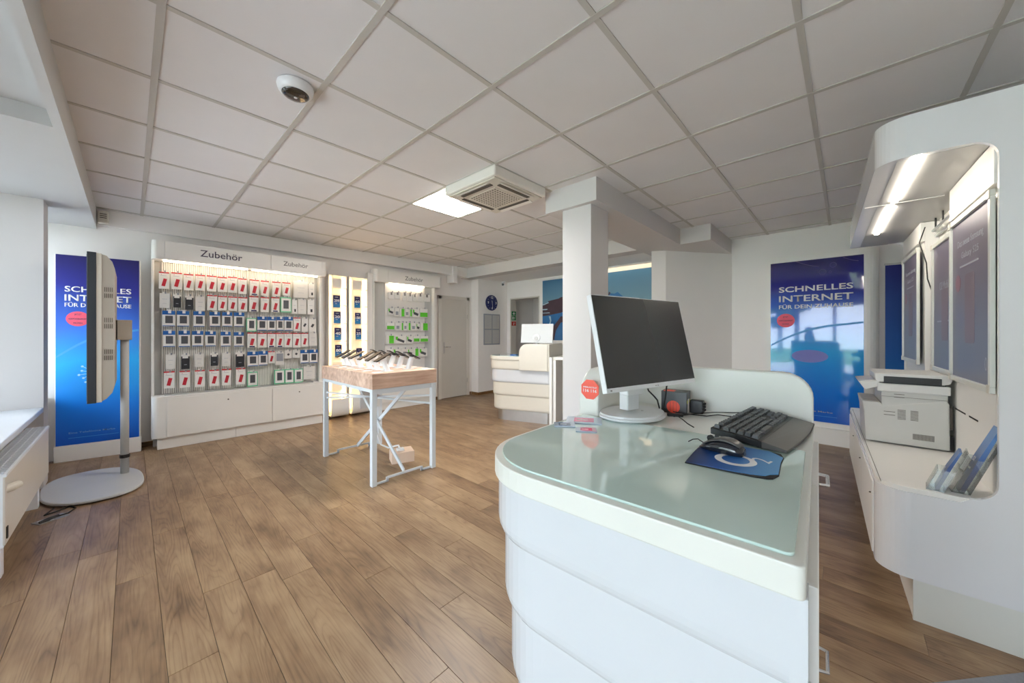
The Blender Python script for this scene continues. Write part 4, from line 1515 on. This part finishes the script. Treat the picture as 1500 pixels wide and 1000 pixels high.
# local u runs to the right (towards -v of D2), local +v runs into the room behind: customer side is v=0 -> mirrored
d2 = desk(Frame(D2F.ox, D2F.oy, 18.7 - 90), 1.015, .70, True, True, 'cream rear service desk with stepped front beyond the pillar')
sr = empty('side_counter', 'white side counter behind the pillar joined to the rear desk', 'counter')
D2.put(sr, 0, 0)
MB().box(.10, .70, -.75, -.018, .925, .965).build('counter_top', M['satin'], sr, bevel=.003)
MB().box(-.005, .03, -.055, -.018, 0, .965).build('end_panel', M['satin'], sr)
MB().box(.03, .68, -.10, -.018, 0, .925).build('side', M['satin'], sr)
MB().box(.62, .68, -.72, -.10, 0, .925).build('rear_panel', M['backgrey'], sr)
bx = tag(MB().box(.15, .30, -.30, -.17, .965, 1.06).build('card_terminal', M['black'], None, bevel=.006), 'small black device on the side counter behind the pillar', 'device')
D2.put(bx, 0, 0)
bp_ = empty('leaflet', 'small blue leaflet pad on the rear desk', 'leaflet')
D2.put(bp_, .18, .60, .971)
MB().box(-.04, .04, -.05, .05, 0, .012).build('pad', M['bluep'], bp_)
MB().box(-.02, .02, -.02, .02, .012, .013).build('print', M['ink_white'], bp_)

# rear monitor, seen from behind
im = empty('desktop_computer', 'white monitor seen from behind on the rear desk', 'monitor')
D2.put(im, .36, .305, .971)
o = MB().prism(rrect(-.012, .012, -.255, .255, .004), .18, .47).build('display', M['silver'], im, bevel=.004)
o.rotation_euler[1] = R(8)
o.location = (-.03, 0, .005)
MB().box(.0125, .014, -.24, .24, .2, .455).build('screen', M['screen'], o)
m = MB()
m.loft([[(x, r * cos(2 * pi * q / 28), .255 + r * sin(2 * pi * q / 28)) for q in range(28)] for x, r in ((-.012, .062), (-.022, .060), (-.026, .045))])
m.build('hinge_disc', M['whiteplast'], o)
m = MB()
m.loft([[(x, r * cos(2 * pi * q / 20), .245 + r * sin(2 * pi * q / 20)) for q in range(20)] for x, r in ((-.026, .030), (-.030, .026))])
m.build('port_cover', M['greymetal'], o)
MB().tube([(.02, 0, .01), (.03, 0, .12), (.01, 0, .25)], [.02, .022, .022], 12).build('neck', M['silver'], im)
MB().prism(rrect(-.10, .10, -.11, .11, .03), 0, .012).build('foot', M['silver'], im)

# ------------------------------------------------------------------ things on the front desk
ZT = .9678
mo = empty('monitor', 'white framed monitor with dark switched-off screen on the front desk', 'monitor')
mo.location = (1.334, .549, 0)
mo.rotation_euler = (0, 0, R(-13.6))
tl = R(12.8)
hd = empty('panel', None, None)
hd.parent = mo
bpy.data.objects.remove(hd)


def tiltv(x, y, z):
    """monitor panel coordinates (x right, y away from the viewer, z up) to the monitor's own axes"""
    return (x, y * cos(tl) + z * sin(tl), 1.275 + z * cos(tl) - y * sin(tl))


def tbox(x0, x1, y0, y1, z0, z1, nm, mm, par=mo, bev=0):
    m_ = MB()
    m_.box(x0, x1, y0, y1, z0, z1)
    for v in m_.bm.verts:
        v.co = Vector(tiltv(*v.co))
    return m_.build(nm, M[mm], par, bevel=bev)


hw, hh = .259, .162
tbox(-hw - .003, hw + .003, .0015, .022, -hh - .016, hh + .003, 'front_frame', 'whiteplast', bev=.002)
tbox(-hw, hw, 0, .003, -hh, hh, 'screen', 'screen')
tbox(-hw + .02, hw - .02, .020, .036, -hh + .01, hh - .02, 'rear_shell', 'silver', bev=.008)
tbox(-.09, .09, .034, .060, -.09, .08, 'rear_hub', 'silver', bev=.01)
tbox(-.245, -.238, -.0005, .002, -hh - .011, -hh - .006, 'brand_mark', 'ink_grey')
for x in (.0, .012):
    tbox(x - .0015, x + .0015, -.0005, .002, -hh - .011, -hh - .008, 'button', 'ink_grey')
tbox(-.243, .0, -.0003, .0015, hh, hh + .003, 'top_edge', 'silver')
nc = MB()
nc.prism(rrect(-.035, .035, .062, .105, .006), 1.0, 1.30)
nc.build('neck', M['silver'], mo, bevel=.002)
MB().box(-.05, .05, .05, .09, 1.06, 1.11).build('pivot_block', M['whiteplast'], mo, bevel=.006)
bs = MB().lathe([(.3, ZT + .0005), (.96, ZT + .001), (1.0, ZT + .006), (.995, ZT + .012), (.96, ZT + .014), (.1, ZT + .015)], 48, c=(.02, .085, 0), sx=.145, sy=.115)
bs.build('base', M['silver'], mo)
MB().lathe([(.96, ZT + .014), (.95, ZT + .021), (.1, ZT + .023)], 48, c=(.02, .085, 0), sx=.145, sy=.115).build('base_plate', M['silver'], mo)
MB().lathe([(.006, ZT + .023), (.005, ZT + .025)], 10, c=(.05, .06, 0)).build('screw', M['greymetal'], mo)

# emergency sticker on the wing
sk = empty('sticker', 'orange octagonal 116 116 sticker on the white desk wing', 'sticker')
DK.put(sk, DL - .4565, .703, 1.068, -90)
MB().prism([(.043 * cos(R(22.5 + 45 * k)), .043 * sin(R(22.5 + 45 * k))) for k in range(8)], -.001, 0, 'y').build('octagon', M['orange'], sk)
text('lettering', '116 116', M['ink_white'], sk, w=.062, h=.013, loc=(0, -.0012, -.005), bold=.02)
text('lettering', 'SPERR-NOTRUF', M['ink_white'], sk, w=.062, h=.006, loc=(0, -.0012, .009), bold=.02)

# sim card packs
def pack(u, v, w_, d_, rot, mats, lab, zz_=ZT):
    t = empty('card_pack', lab, 'leaflet', (0, 0, 0), 0, 'card packs on the front desk')
    DK.put(t, u, v, zz_, rot)
    MB().box(-w_ / 2, w_ / 2, -d_ / 2, d_ / 2, 0, .004).build('sleeve', M[mats[0]], t, bevel=.001)
    MB().box(-w_ * .28, w_ * .28, -d_ * .3, d_ * .3, .004, .0046).build('printed_card', M[mats[1]], t)
    MB().box(-w_ * .2, w_ * .1, -d_ * .1, d_ * .0, .0046, .005).build('print_line', M['ink_white'], t)
    return t


M['clearp'] = mat('glossy_clear_sleeve', srgb(176, 190, 208), .08, coat=.5)
M['darkblue_card'] = mat('slate_blue_card', srgb(70, 98, 138), .25, coat=.4)
M['magenta'] = mat('magenta_card', srgb(205, 84, 130), .25, coat=.4)
pack(.443, .684, .075, .060, -55, ('clearp', 'darkblue_card'), 'small slate blue card pack, leftmost on the glass desk top')
pack(.545, .662, .13, .10, -62, ('clearp', 'magenta'), 'largest clear sleeve with magenta card on the glass desk top')
pack(.432, .590, .07, .055, -60, ('clearp', 'magenta'), 'small magenta card pack in front of the large clear sleeve')

# mouse pad with logo
mp = empty('mouse_pad', 'worn blue mouse pad with white O2 logo under the mouse', 'mouse pad')
DK.put(mp, .322, .150, ZT, 0)
out = [(-.002, .096), (.0, .05), (.002, .0), (.004, -.05), (.010, -.075), (.018, -.085), (.05, -.094), (.10, -.093), (.15, -.092), (.20, -.094), (.232, -.086), (.240, -.06), (.238, 0), (.232, .05), (.222, .10), (.15, .100), (.08, .099)]
MB().prism([(a, b_) for a, b_ in out], 0, .003).build('base', M['blackrub'], mp)
top_ = [(a + (.112 - a) * .02, b_ * .985) for a, b_ in out]
top_[4], top_[5] = (.022, -.070), (.038, -.078)
top_[3] = (.012, -.045)
top_[10] = (.222, -.074)
M['padprint'] = ramp_mat('mouse_pad_print', [(0, srgb(14, 38, 88)), (.35, srgb(24, 88, 170)), (1, srgb(86, 160, 215))], 1, .1, -.1, .4, noise=.03)
MB().prism(top_, .003, .0042).build('printed_top', M['padprint'], mp)
rg = MB()
N = 36
oc = (.095, .0)
# ring of the O, lying flat; text reads from the staff side
outer = [(oc[0] + .047 * sin(2 * pi * k / N), oc[1] + .047 * cos(2 * pi * k / N)) for k in range(N)]
inner = [(oc[0] + .033 * sin(2 * pi * k / N) + .003, oc[1] + .031 * cos(2 * pi * k / N)) for k in range(N)]
vo = [rg.bm.verts.new((a, b_, .0046)) for a, b_ in outer]
vi = [rg.bm.verts.new((a, b_, .0046)) for a, b_ in inner]
for k in range(N):
    rg.bm.faces.new((vo[k], vo[(k + 1) % N], vi[(k + 1) % N], vi[k]))
rg.build('logo_ring', M['ink_white'], mp)
text('logo_two', '2', M['ink_white'], mp, w=.026, h=.042, loc=(.135, -.052, .0044), rot=(0, 0, R(-14)), ext=.0002)

ms = empty('computer_mouse', 'black and grey computer mouse on the blue mouse pad', 'mouse')
DK.put(ms, .470, .190, ZT + .0046, -14)
rings = []
for t_ in range(13):
    q = t_ / 12
    y = -.055 + .11 * q
    hgt = .036 * (sin(pi * min(1, q * .92 + .10)) ** .6) * (1.05 - .25 * q)
    wd = .030 * (sin(pi * (q * .90 + .05)) ** .35) * (.92 + .12 * abs(q - .5))
    rings.append([(wd * cos(a) * (1 if sin(a) > 0 else .92), y, max(.001, .004 + hgt * max(0, sin(a)) ** .75 + (0 if sin(a) > 0 else .0))) if sin(a) > -.01 else (wd * .9 * cos(a), y, .001)
                  for a in [2 * pi * k / 20 for k in range(20)]])
MB().loft(rings).build('body', M['mouseside'], ms, smooth=True)
rings = []
for t_ in range(11):
    q = .04 + .92 * t_ / 10
    y = -.055 + .11 * q
    hgt = .0375 * (sin(pi * min(1, q * .92 + .10)) ** .6) * (1.05 - .25 * q)
    wd = .022 * (sin(pi * (q * .90 + .05)) ** .35)
    up = [(wd * cos(a), y, .0045 + hgt * (sin(a) ** .5 * .12 + .90)) for a in [pi * k / 8 for k in range(9)]]
    rings.append(up + [(x_, y_, z_ - .003) for x_, y_, z_ in reversed(up)])
MB().loft(rings).build('top_shell', M['mousetop'], ms, smooth=True)
MB().tube([(-.0035, .030, .030), (.0035, .030, .030)], .009, 14).build('scroll_wheel', M['blackrub'], ms)
MB().tube([(0, .050, .012), (.003, .068, .018), (.008, .085, .012), (.010, .100, .001)], .0015, 6).build('cord', M['blackrub'], ms)

# keyboard
kb = empty('keyboard', 'black mechanical keyboard with wrist rest on the front desk', 'keyboard')
DK.put(kb, .60, .245, ZT, -7)
# local: x along the long side (0 .. .45), y towards the user is negative
KL, KD = .445, .135


def kz(y):
    return .012 + (.028) * (y + .20) / .20


prof = [(0, .014), (0, .036), (-KD, .020), (-KD - .004, .018), (-.20, .008), (-.203, .002), (-KD, .002), (-.02, .012)]
MB().prism([(a, b_) for a, b_ in [(0, .016), (0, .036), (-KD, .021), (-KD, .003)]], 0, KL, 'x').build('body', M['kbody'], kb, bevel=.002)
wrp = [(KL * k / 10, -.195 - .010 * sin(pi * k / 10)) for k in range(11)]
m = MB()
ringA = [(KL, -KD), (0, -KD)] + wrp
m.loft([[(a, b_, .002) for a, b_ in ringA], [(a, b_, .021 if b_ > -KD - .001 else .009) for a, b_ in ringA]])
m.build('wrist_rest', M['wrist'], kb, bevel=.0015)
for x in (.03, KL - .03):
    MB().bar((x, -.012, .018), (x, -.008, .0), .012, .004).build('foot', M['black'], kb)
kt = MB()
kt.loft([[(-.0080, -.0080, 0), (.0080, -.0080, 0), (.0080, .0080, 0), (-.0080, .0080, 0)],
         [(-.0058, -.0058, .009), (.0058, -.0058, .009), (.0058, .0070, .009), (-.0058, .0070, .009)]])
k0 = kt.build('key', M['key'], kb)
firstk = True
slope = math.atan2(.015, KD)
rows_ = [(-.014, [(0, 1), (2, 1), (3, 1), (4, 1), (5, 1), (6.5, 1), (7.5, 1), (8.5, 1), (9.5, 1), (11, 1), (12, 1), (13, 1), (14, 1), (15.3, 1), (16.3, 1), (17.3, 1), (18.6, 1), (19.6, 1), (20.6, 1), (21.6, 1)]),
         (-.040, [(i, 1) for i in range(13)] + [(13, 2)] + [(15.3, 1), (16.3, 1), (17.3, 1), (18.6, 1), (19.6, 1), (20.6, 1), (21.6, 1)]),
         (-.059, [(0, 1.5)] + [(1.5 + i, 1) for i in range(12)] + [(13.5, 1.5)] + [(15.3, 1), (16.3, 1), (17.3, 1), (18.6, 1), (19.6, 1), (20.6, 1), (21.6, 1)]),
         (-.078, [(0, 1.75)] + [(1.75 + i, 1) for i in range(11)] + [(12.75, 2.25)] + [(18.6, 1), (19.6, 1), (20.6, 1)]),
         (-.097, [(0, 2.25)] + [(2.25 + i, 1) for i in range(10)] + [(12.25, 2.75)] + [(16.3, 1), (18.6, 1), (19.6, 1), (20.6, 1), (21.6, 1)]),
         (-.116, [(0, 1.25), (1.25, 1.25), (2.5, 1.25), (3.75, 6.25), (10, 1.25), (11.25, 1.25), (12.5, 1.25), (13.75, 1.25), (15.3, 1), (16.3, 1), (17.3, 1), (18.6, 2), (20.6, 1)])]
for y, ks in rows_:
    for kx, kw in ks:
        o = k0 if firstk else inst(k0, kb)
        firstk = False
        xx = .010 + (kx + kw / 2) * .01885
        o.location = (xx, y, .036 + y / KD * .015 + .0005)
        o.rotation_euler = (slope, 0, 0)
        o.scale = (kw * 1.06 if kw > 1 else 1, 1, 1)
MB().tube([(.42, 0, .02), (.44, .05, .008), (.40, .12, .004), (.30, .17, .004), (.20, .20, .004)], .0018, 6).build('cord', M['blackrub'], kb)

# black box with ball picture, adapter, cables
bb = empty('black_box', 'small black carton with orange basketball picture behind the monitor', 'box')
DK.put(bb, .93, .400, .962, 4)
M['ball'] = mat('orange_ball_print', srgb(225, 70, 40), .4, var=.3, scale=40)
M['boxgrey'] = mat('dark_grey_carton', (.028, .028, .031), .35)
MB().box(0, .075, 0, .10, 0, .092).build('carton', M['boxgrey'], bb, bevel=.001)
MB().prism([(.052 + .026 * cos(2 * pi * k / 24), .028 + .026 * sin(2 * pi * k / 24)) for k in range(24)], -.0012, 0, 'x').build('ball_picture', M['ball'], bb)
for q in (-.012, 0, .012):
    MB().box(-.0018, -.0012, .0515 + q, .0525 + q, .006, .05).build('ball_seam', M['black'], bb)
MB().box(.02, .045, -.0012, 0, .004, .062).build('white_label', M['pack'], bb)
MB().box(.006, .016, -.0012, 0, .045, .058).build('yellow_dot', mat('yellow_print', srgb(205, 205, 60), .5), bb)
MB().box(.055, .065, -.0012, 0, .045, .058).build('yellow_dot', mat('yellow_print2', srgb(205, 205, 60), .5), bb)
MB().box(.0, .04, .05, .09, .092, .0935).build('orange_print', M['ball'], bb)
ad = empty('power_adapter', 'small black power adapter beside the carton on the desk', 'adapter')
DK.put(ad, .985, .372, .962, 0)
MB().box(0, .03, -.02, .03, 0, .055).build('body', M['black'], ad, bevel=.003)
for k in range(3):
    MB().box(.0, .03, -.026, -.018, .012 + k * .013, .019 + k * .013).build('ridge', M['blackrub'], ad)
ub2 = empty('usb_hub', 'small flat black plug lying in front of the carton', 'plug')
DK.put(ub2, .875, .430, ZT * 0 + .962, -70)
MB().box(-.03, .03, -.01, .01, 0, .012).build('body', M['black'], ub2, bevel=.003)


def desk_cable(pts, r, lab):
    o = MB().tube([(a, b_, c_) for a, b_, c_ in pts], r, 8).build('cable', M['blackrub'], None, smooth=True)
    tag(o, lab, 'cable', 'cables on the front desk')
    o.location = (DK.ox, DK.oy, 0)
    o.rotation_euler = (0, 0, DK.a)


desk_cable([DK.onu(px_, py_, u_) for px_, py_, u_ in ((947, 563, .86), (950, 572, .86), (958, 580, .87), (963, 586, .875), (966, 598, .88))], .0032, 'black monitor cable bending down behind the screen, left of the straight one')
desk_cable([DK.onu(px_, py_, u_) for px_, py_, u_ in ((978, 558, .85), (976.5, 566, .85), (975, 580, .855), (972, 598, .86))], .003, 'short straight black cable hanging from the screen edge to the desk')
desk_cable([(.84, .41, .972), (.78, .375, .975), (.73, .345, .974), (.69, .315, .974)], .002, 'thin black loose cable running over the glass in front of the carton')
desk_cable([(.90, .445, .975), (.915, .39, .970), (.95, .33, .965), (1.0, .30, .966), (1.0, .25, .966)], .002, 'black cable between the carton and the keyboard')

# ------------------------------------------------------------------ wall unit on the right
wu = empty('wall_unit', 'large white built-in wall unit with counter and lit canopy on the right', 'cabinet', (WU.ox, WU.oy, 0), WU.a)
UL, UD = 2.26, -.60
hp = rrect(0, UL, UD, 0, (0, 0, .03, .11), 10)
MB().prism(hp, 2.105, 2.295).build('canopy', M['unit'], wu)
MB().prism(hp, .185, .575).build('lower_body', M['unit'], wu)
MB().prism(rrect(.004, UL - .004, UD, -.004, (0, 0, .03, .106), 10), .575, .597).build('counter_top', M['satin'], wu, bevel=.002)
MB().box(.02, UL - .1, -.0165, -.0145, .597, .5985).build('groove', M['shade'], wu)
MB().box(.02, UL, UD, -.118, 0, .186).build('plinth', M['satin'], wu)
MB().box(.004, .02, UD, -.116, 0, .184).build('plinth_edge', M['slab'], wu)
# end panel spine with rounded inner corners
def spine(u0, u1, mm, par):
    r = .07
    pts = [(UD, .19), (-.19, .19), (-.19, .597)]
    pts = [(UD, .58), (-.295 + 0, .58), (-.295, .600)]
    a1 = [(-.352 + r - r * sin(R(90 * k / 8)), .600 + r - r * cos(R(90 * k / 8))) for k in range(9)]
    a2 = [(-.352 + r - r * cos(R(90 * k / 8)), 2.104 - r + r * sin(R(90 * k / 8))) for k in range(9)]
    pts = [(UD, .575), (-.25, .575)] + a1 + a2 + [(-.25, 2.105), (UD, 2.105)]
    return MB().prism(pts, u0, u1, 'x').build('end_panel', M[mm], par)


spine(0, .022, 'unit', wu)
spine(UL - .025, UL, 'satin', wu)
MB().box(.021, UL - .02, -.47, -.43, .59, 2.11).build('back_panel', M['satin'], wu)
MB().box(.022, .72, -.43, -.372, .597, 2.10).build('pilaster', M['satin'], wu, bevel=.002)
MB().box(1.48, 2.20, -.43, -.362, .597, 2.10).build('pilaster', M['satin'], wu, bevel=.002)
MB().box(.72, 1.30, -.43, -.395, .597, 1.02).build('back_ledge', M['satin'], wu)
MB().box(.03, .72, -.372, -.345, 1.925, 2.10).build('lamp_box', M['satin'], wu, bevel=.002)
MB().box(1.48, 2.20, -.362, -.340, 1.965, 2.10).build('lamp_box', M['satin'], wu, bevel=.002)
MB().tube([(.72, -.40, 2.03), (1.48, -.40, 2.03)], .008, 8).build('rail', M['hook'], wu)
MB().tube([(.72, -.415, 1.99), (1.48, -.415, 1.99)], .008, 8).build('rail', M['hook'], wu)
for u in (.80, 1.0, 1.2, 1.4):
    MB().tube([(u, -.40, 2.03), (u, -.40, 2.105)], .005, 6).build('hanger', M['black'], wu)
MB().box(-.005 + .03, .75, -.147, -.121, 2.092, 2.106).build('light_strip', M['led_cool'], wu)
MB().box(.87, 1.68, -.147, -.121, 2.092, 2.106).build('light_strip', M['led_cool'], wu)
MB().box(.03, UL - .03, UD + .1, -.07, 2.1035, 2.1055).build('canopy_soffit', M['greymetal'], wu)
MB().box(.80, .804, -.34, -.01, 2.100, 2.1045).build('canopy_joint', M['pack'], wu)
for i, (a, b_) in enumerate(((.14, .80), (.81, 1.47), (1.48, 2.14))):
    dr = MB().box(a, b_, -.006, .006, .20, .555).build('cabinet_door', M['satin'], wu, bevel=.002)
    MB().lathe([(.006, 0), (.006, .004)], 10, c=(a + .05, .008, .48)).build('lock', M['shade'], dr)
for a, b_ in ((.38, .50), (.58, .80)):
    MB().box(a - .02, b_, -.3735, -.371, .872, .880).build('slot', M['dark'], wu)


def frame_poster(u0, u1, v, z0, z1, lab, n):
    t = empty('framed_poster', lab, 'poster', (0, 0, 0), 0, 'framed posters inside the wall unit')
    WU.put(t, (u0 + u1) / 2, v, (z0 + z1) / 2, 180)
    W_, H_ = u1 - u0, z1 - z0
    f_ = MB()
    tt = .028
    f_.box(-W_ / 2, W_ / 2, -.016, .0, -H_ / 2, -H_ / 2 + tt).box(-W_ / 2, W_ / 2, -.016, 0, H_ / 2 - tt, H_ / 2)
    f_.box(-W_ / 2, -W_ / 2 + tt, -.016, 0, -H_ / 2 + tt, H_ / 2 - tt).box(W_ / 2 - tt, W_ / 2, -.016, 0, -H_ / 2 + tt, H_ / 2 - tt)
    f_.build('frame', M['slab'], t, bevel=.003)
    pm_ = ramp_mat('dusk_poster_print%d' % n, [(0, srgb(120, 126, 146)), (.4, srgb(112, 114, 130)), (.75, srgb(124, 116, 128)), (1, srgb(122, 116, 136))], 2, -H_ / 2, H_ / 2, .35, noise=.05)
    p = MB().box(-W_ / 2 + tt * .8, W_ / 2 - tt * .8, -.006, -.003, -H_ / 2 + tt * .8, H_ / 2 - tt * .8).build('poster', pm_, t)
    tm = M['ink_soft']
    if n != 2:
        text('lettering', 'Das neue Samsung', tm, p, w=W_ * .62, h=.045, loc=(0, -.0065, H_ * .33), bold=.0)
        text('lettering', 'Galaxy S25', tm, p, w=W_ * .42, h=.042, loc=(0, -.0065, H_ * .255), bold=.0)
        MB().box(-W_ * .25, W_ * .2, -.0066, -.006, H_ * .19, H_ * .2).build('print_line', tm, p)
        r_ = .045
        MB().prism([(W_ * .30 * -1 + r_ * cos(2 * pi * k / 20), H_ * .10 + r_ * sin(2 * pi * k / 20)) for k in range(20)], -.0068, -.006, 'y').build('round_badge', mat('dim_red_badge%d' % n, srgb(150, 112, 120), .4), p)
    else:
        text('lettering', 'O2 Mobile', tm, p, w=W_ * .4, h=.05, loc=(0, -.0065, H_ * .15), bold=.0)
        MB().box(-W_ * .3, W_ * .3, -.0066, -.006, -H_ * .12, -H_ * .11).build('print_line', tm, p)
    MB().prism(rrect(-.075, .075, -H_ * .26, H_ * .14, .02), -.0067, -.006, 'y').build('phone_picture', mat('rose_phone_print%d' % n, srgb(126, 112, 120), .4, var=.1, scale=5), p)
    text('lettering', '0', tm, p, w=.03, h=.06, loc=(-W_ * .36 if False else W_ * .36, -.0065, -H_ * .36), bold=.0)
    # acrylic-style cover sheet
    for sx_ in (-1, 1):
        for sz_ in (-1, 1):
            MB().box(sx_ * (W_ / 2 - .018) - .018, sx_ * (W_ / 2 - .018) + .018, -.019, -.015, sz_ * (H_ / 2 - .018) - .018, sz_ * (H_ / 2 - .018) + .018).build('corner_joint', M['cream'], t, bevel=.002)


frame_poster(.035, .685, -.352, 1.045, 1.905, 'framed grey-violet phone poster nearest in the wall unit', 1)
frame_poster(.72, 1.34, -.385, 1.05, 1.90, 'framed poster in the recessed middle bay of the wall unit', 2)
frame_poster(1.51, 2.17, -.343, 1.07, 1.93, 'framed phone poster at the far end of the wall unit', 3)
cb = tag(MB().tube([WU.w(1.46, -.36, 2.06), WU.w(1.44, -.33, 1.95), WU.w(1.42, -.36, 1.8), WU.w(1.38, -.36, 1.68), WU.w(1.35, -.385, 1.55), WU.w(1.36, -.39, 1.3), WU.w(1.40, -.39, 1.05)], .0035, 8).build('cable', M['black'], None, smooth=True),
         'loose black cable hanging beside the far framed poster in the wall unit', 'cable')

# printer
pt = empty('printer', 'white and grey multifunction laser printer on the wall unit counter', 'printer', (0, 0, 0))
WU.put(pt, .86, 0, .598)
M['prw'] = mat('printer_grey_white', (.60, .60, .57), .4)
M['prl'] = mat('printer_light', (.70, .70, .68), .35)
PX = .40
MB().prism([(-.018, .01), (-.010, .20), (.0, .265), (-.085, .262), (-.095, .24), (-.36, .30), (-.37, .28), (-.372, .008)], 0, PX, 'x').build('lower_body', M['prw'], pt, bevel=.006)
MB().prism([(-.090, .235), (-.090, .335), (-.365, .335), (-.365, .235)], .004, PX - .004, 'x').build('upper_body', M['prw'], pt, bevel=.004)
MB().prism([(-.07, .332), (-.07, .385), (-.375, .385), (-.375, .332)], -.004, PX + .004, 'x').build('scanner_bed', M['prl'], pt, bevel=.006)
MB().prism([(-.058, .446), (-.064, .400), (-.075, .392), (-.35, .392), (-.375, .400), (-.385, .44), (-.36, .450)], -.002, PX + .002, 'x').build('scanner_lid', M['prl'], pt, bevel=.005)
MB().box(-.006, .02, -.34, -.10, .388, .43).build('document_slot', M['black'], pt, bevel=.002)
MB().box(.01, PX - .01, -.36, -.10, .383, .395).build('lid_gap', M['dark'], pt)
o = MB().prism([(-.015, .335), (.015, .385), (-.08, .40), (-.085, .365)], 0, PX * .9, 'x').build('control_panel', M['prl'], pt, bevel=.003)
MB().prism([(.012, .386), (-.072, .399), (-.070, .403), (.013, .390)], .02, PX * .85, 'x').build('button_field', M['greymetal'], pt)
MB().box(-.0008, .08, -.082, -.008, .2655, .267).build('output_tray', M['greymetal'], pt)
vt = MB()
for (ya, za, n_, sp, ln, vert) in ((-.10, .185, 2, .020, .05, 0), (-.16, .165, 8, .008, .035, 0), (-.215, .165, 8, .008, .032, 0), (-.145, .30, 2, .018, .045, 0)):
    for k in range(n_):
        vt.box(-.0012, .001, ya - ln, ya, za + k * sp, za + k * sp + .003)
for k in range(16):
    vt.box(-.0012, .001, -.225 - k * .0055 - .003, -.225 - k * .0055, .05, .085)
vt.build('vents', M['shade'], pt)
MB().box(-.0012, .001, -.373 + .003, -.09, .302, .3035).build('seam', M['shade'], pt)
MB().box(.02, .05, -.385, -.368, .13, .26).build('rear_cover', M['shade'], pt)
MB().box(.02, .05, -.39, -.368, .01, .09).build('cable_port', M['black'], pt)

# brochure holders
def holder(u, v, rot, w_, h_, lab, blab, bm, thick):
    # leans back towards the wall, front towards the aisle
    t = empty('brochure_holder', lab, 'holder', (0, 0, 0), 0, 'acrylic brochure holders')
    WU.put(t, u, v, .598, rot)
    m_ = MB()
    ln = .35
    m_.prism([(.0, 0), (.003, 0), (.003 + h_ * ln, h_), (h_ * ln, h_)], -w_ / 2, w_ / 2, 'x')
    m_.prism([(-.05, 0), (-.047, 0), (-.047 + h_ * .5 * ln, h_ * .5), (-.05 + h_ * .5 * ln, h_ * .5)], -w_ / 2, w_ / 2, 'x')
    m_.box(-w_ / 2, w_ / 2, -.05, .003, 0, .003)
    for s_ in (-1, 1):
        m_.prism([(-.05, 0), (.003, 0), (.003 + h_ * .5 * ln, h_ * .5), (-.05 + h_ * .5 * ln, h_ * .5)], s_ * w_ / 2 - .0012, s_ * w_ / 2 + .0012, 'x')
    m_.build('acrylic_stand', M['acrylic'], t)
    b_ = empty('brochure', blab, 'brochure', (0, 0, 0), 0, 'brochures in the acrylic holders')
    WU.put(b_, u, v, .598, rot)
    hb = h_ * .95
    z_ = .005
    pts = []
    q = MB()
    q.prism([(-.012 - thick, z_), (-.012, z_), (-.012 + hb * .55 * ln, z_ + hb * .55), (-.004 + hb * ln * .9, z_ + hb), (-.004 + hb * ln * .9 - thick * .6, z_ + hb), (-.012 - thick + hb * .55 * ln, z_ + hb * .55)], -w_ * .45, w_ * .45, 'x')
    q.build('booklet', M[bm], b_)
    text('lettering', 'O2', M['ink_white'], b_, w=w_ * .3, h=.02, loc=(0, -.0125 - thick + hb * .5 * ln - .003, z_ + hb * .5), rot=(R(90 - 19), 0, 0), bold=.01)
    text('lettering', 'Prepaid', M['ink_white'], b_, w=w_ * .5, h=.014, loc=(0, -.0125 - thick + hb * .36 * ln - .003, z_ + hb * .36), rot=(R(90 - 19), 0, 0), bold=.01)


M['broch'] = ramp_mat('blue_brochure_print', [(0, srgb(20, 32, 66)), (.4, srgb(34, 66, 132)), (1, srgb(92, 140, 200))], 2, 0, .25, .3, noise=.03)
holder(.075, -.215, 172, .105, .19, 'low clear acrylic holder nearest the counter edge', 'small slate blue leaflets in the low acrylic holder', 'broch', .012)
holder(.11, -.290, 176, .11, .31, 'tall clear acrylic holder leaning by the back panel', 'tall curved blue brochure in the rear acrylic holder', 'broch', .016)

# roll-up banner behind the wall unit
ru = empty('banner', 'narrow blue roll-up banner standing behind the far end of the wall unit', 'banner', (5.50, -.40, 0), R(-82))
MB().prism(rrect(-.12, .12, -.05, .05, .02), 0, .06).build('base', M['silver'], ru)
MB().box(-.10, .10, -.003, .003, .06, 2.02).build('fabric', ramp_mat('banner_print', [(0, srgb(14, 120, 190)), (.5, srgb(10, 84, 160)), (1, srgb(14, 24, 110))], 2, .1, 2.0, .5), ru)
MB().box(-.105, .105, -.008, .008, 2.02, 2.04).build('top_bar', M['greymetal'], ru)

# mat at the lower right
mt = empty('floor_mat', 'corner of a flat grey-blue floor mat at the lower right', 'mat', (2.06, -.26, 0), R(-41))
MB().box(-.9, .62, -.62, 0, .0005, .009).build('pile', M['rug'], mt, bevel=.002)

bpy.context.view_layer.update()
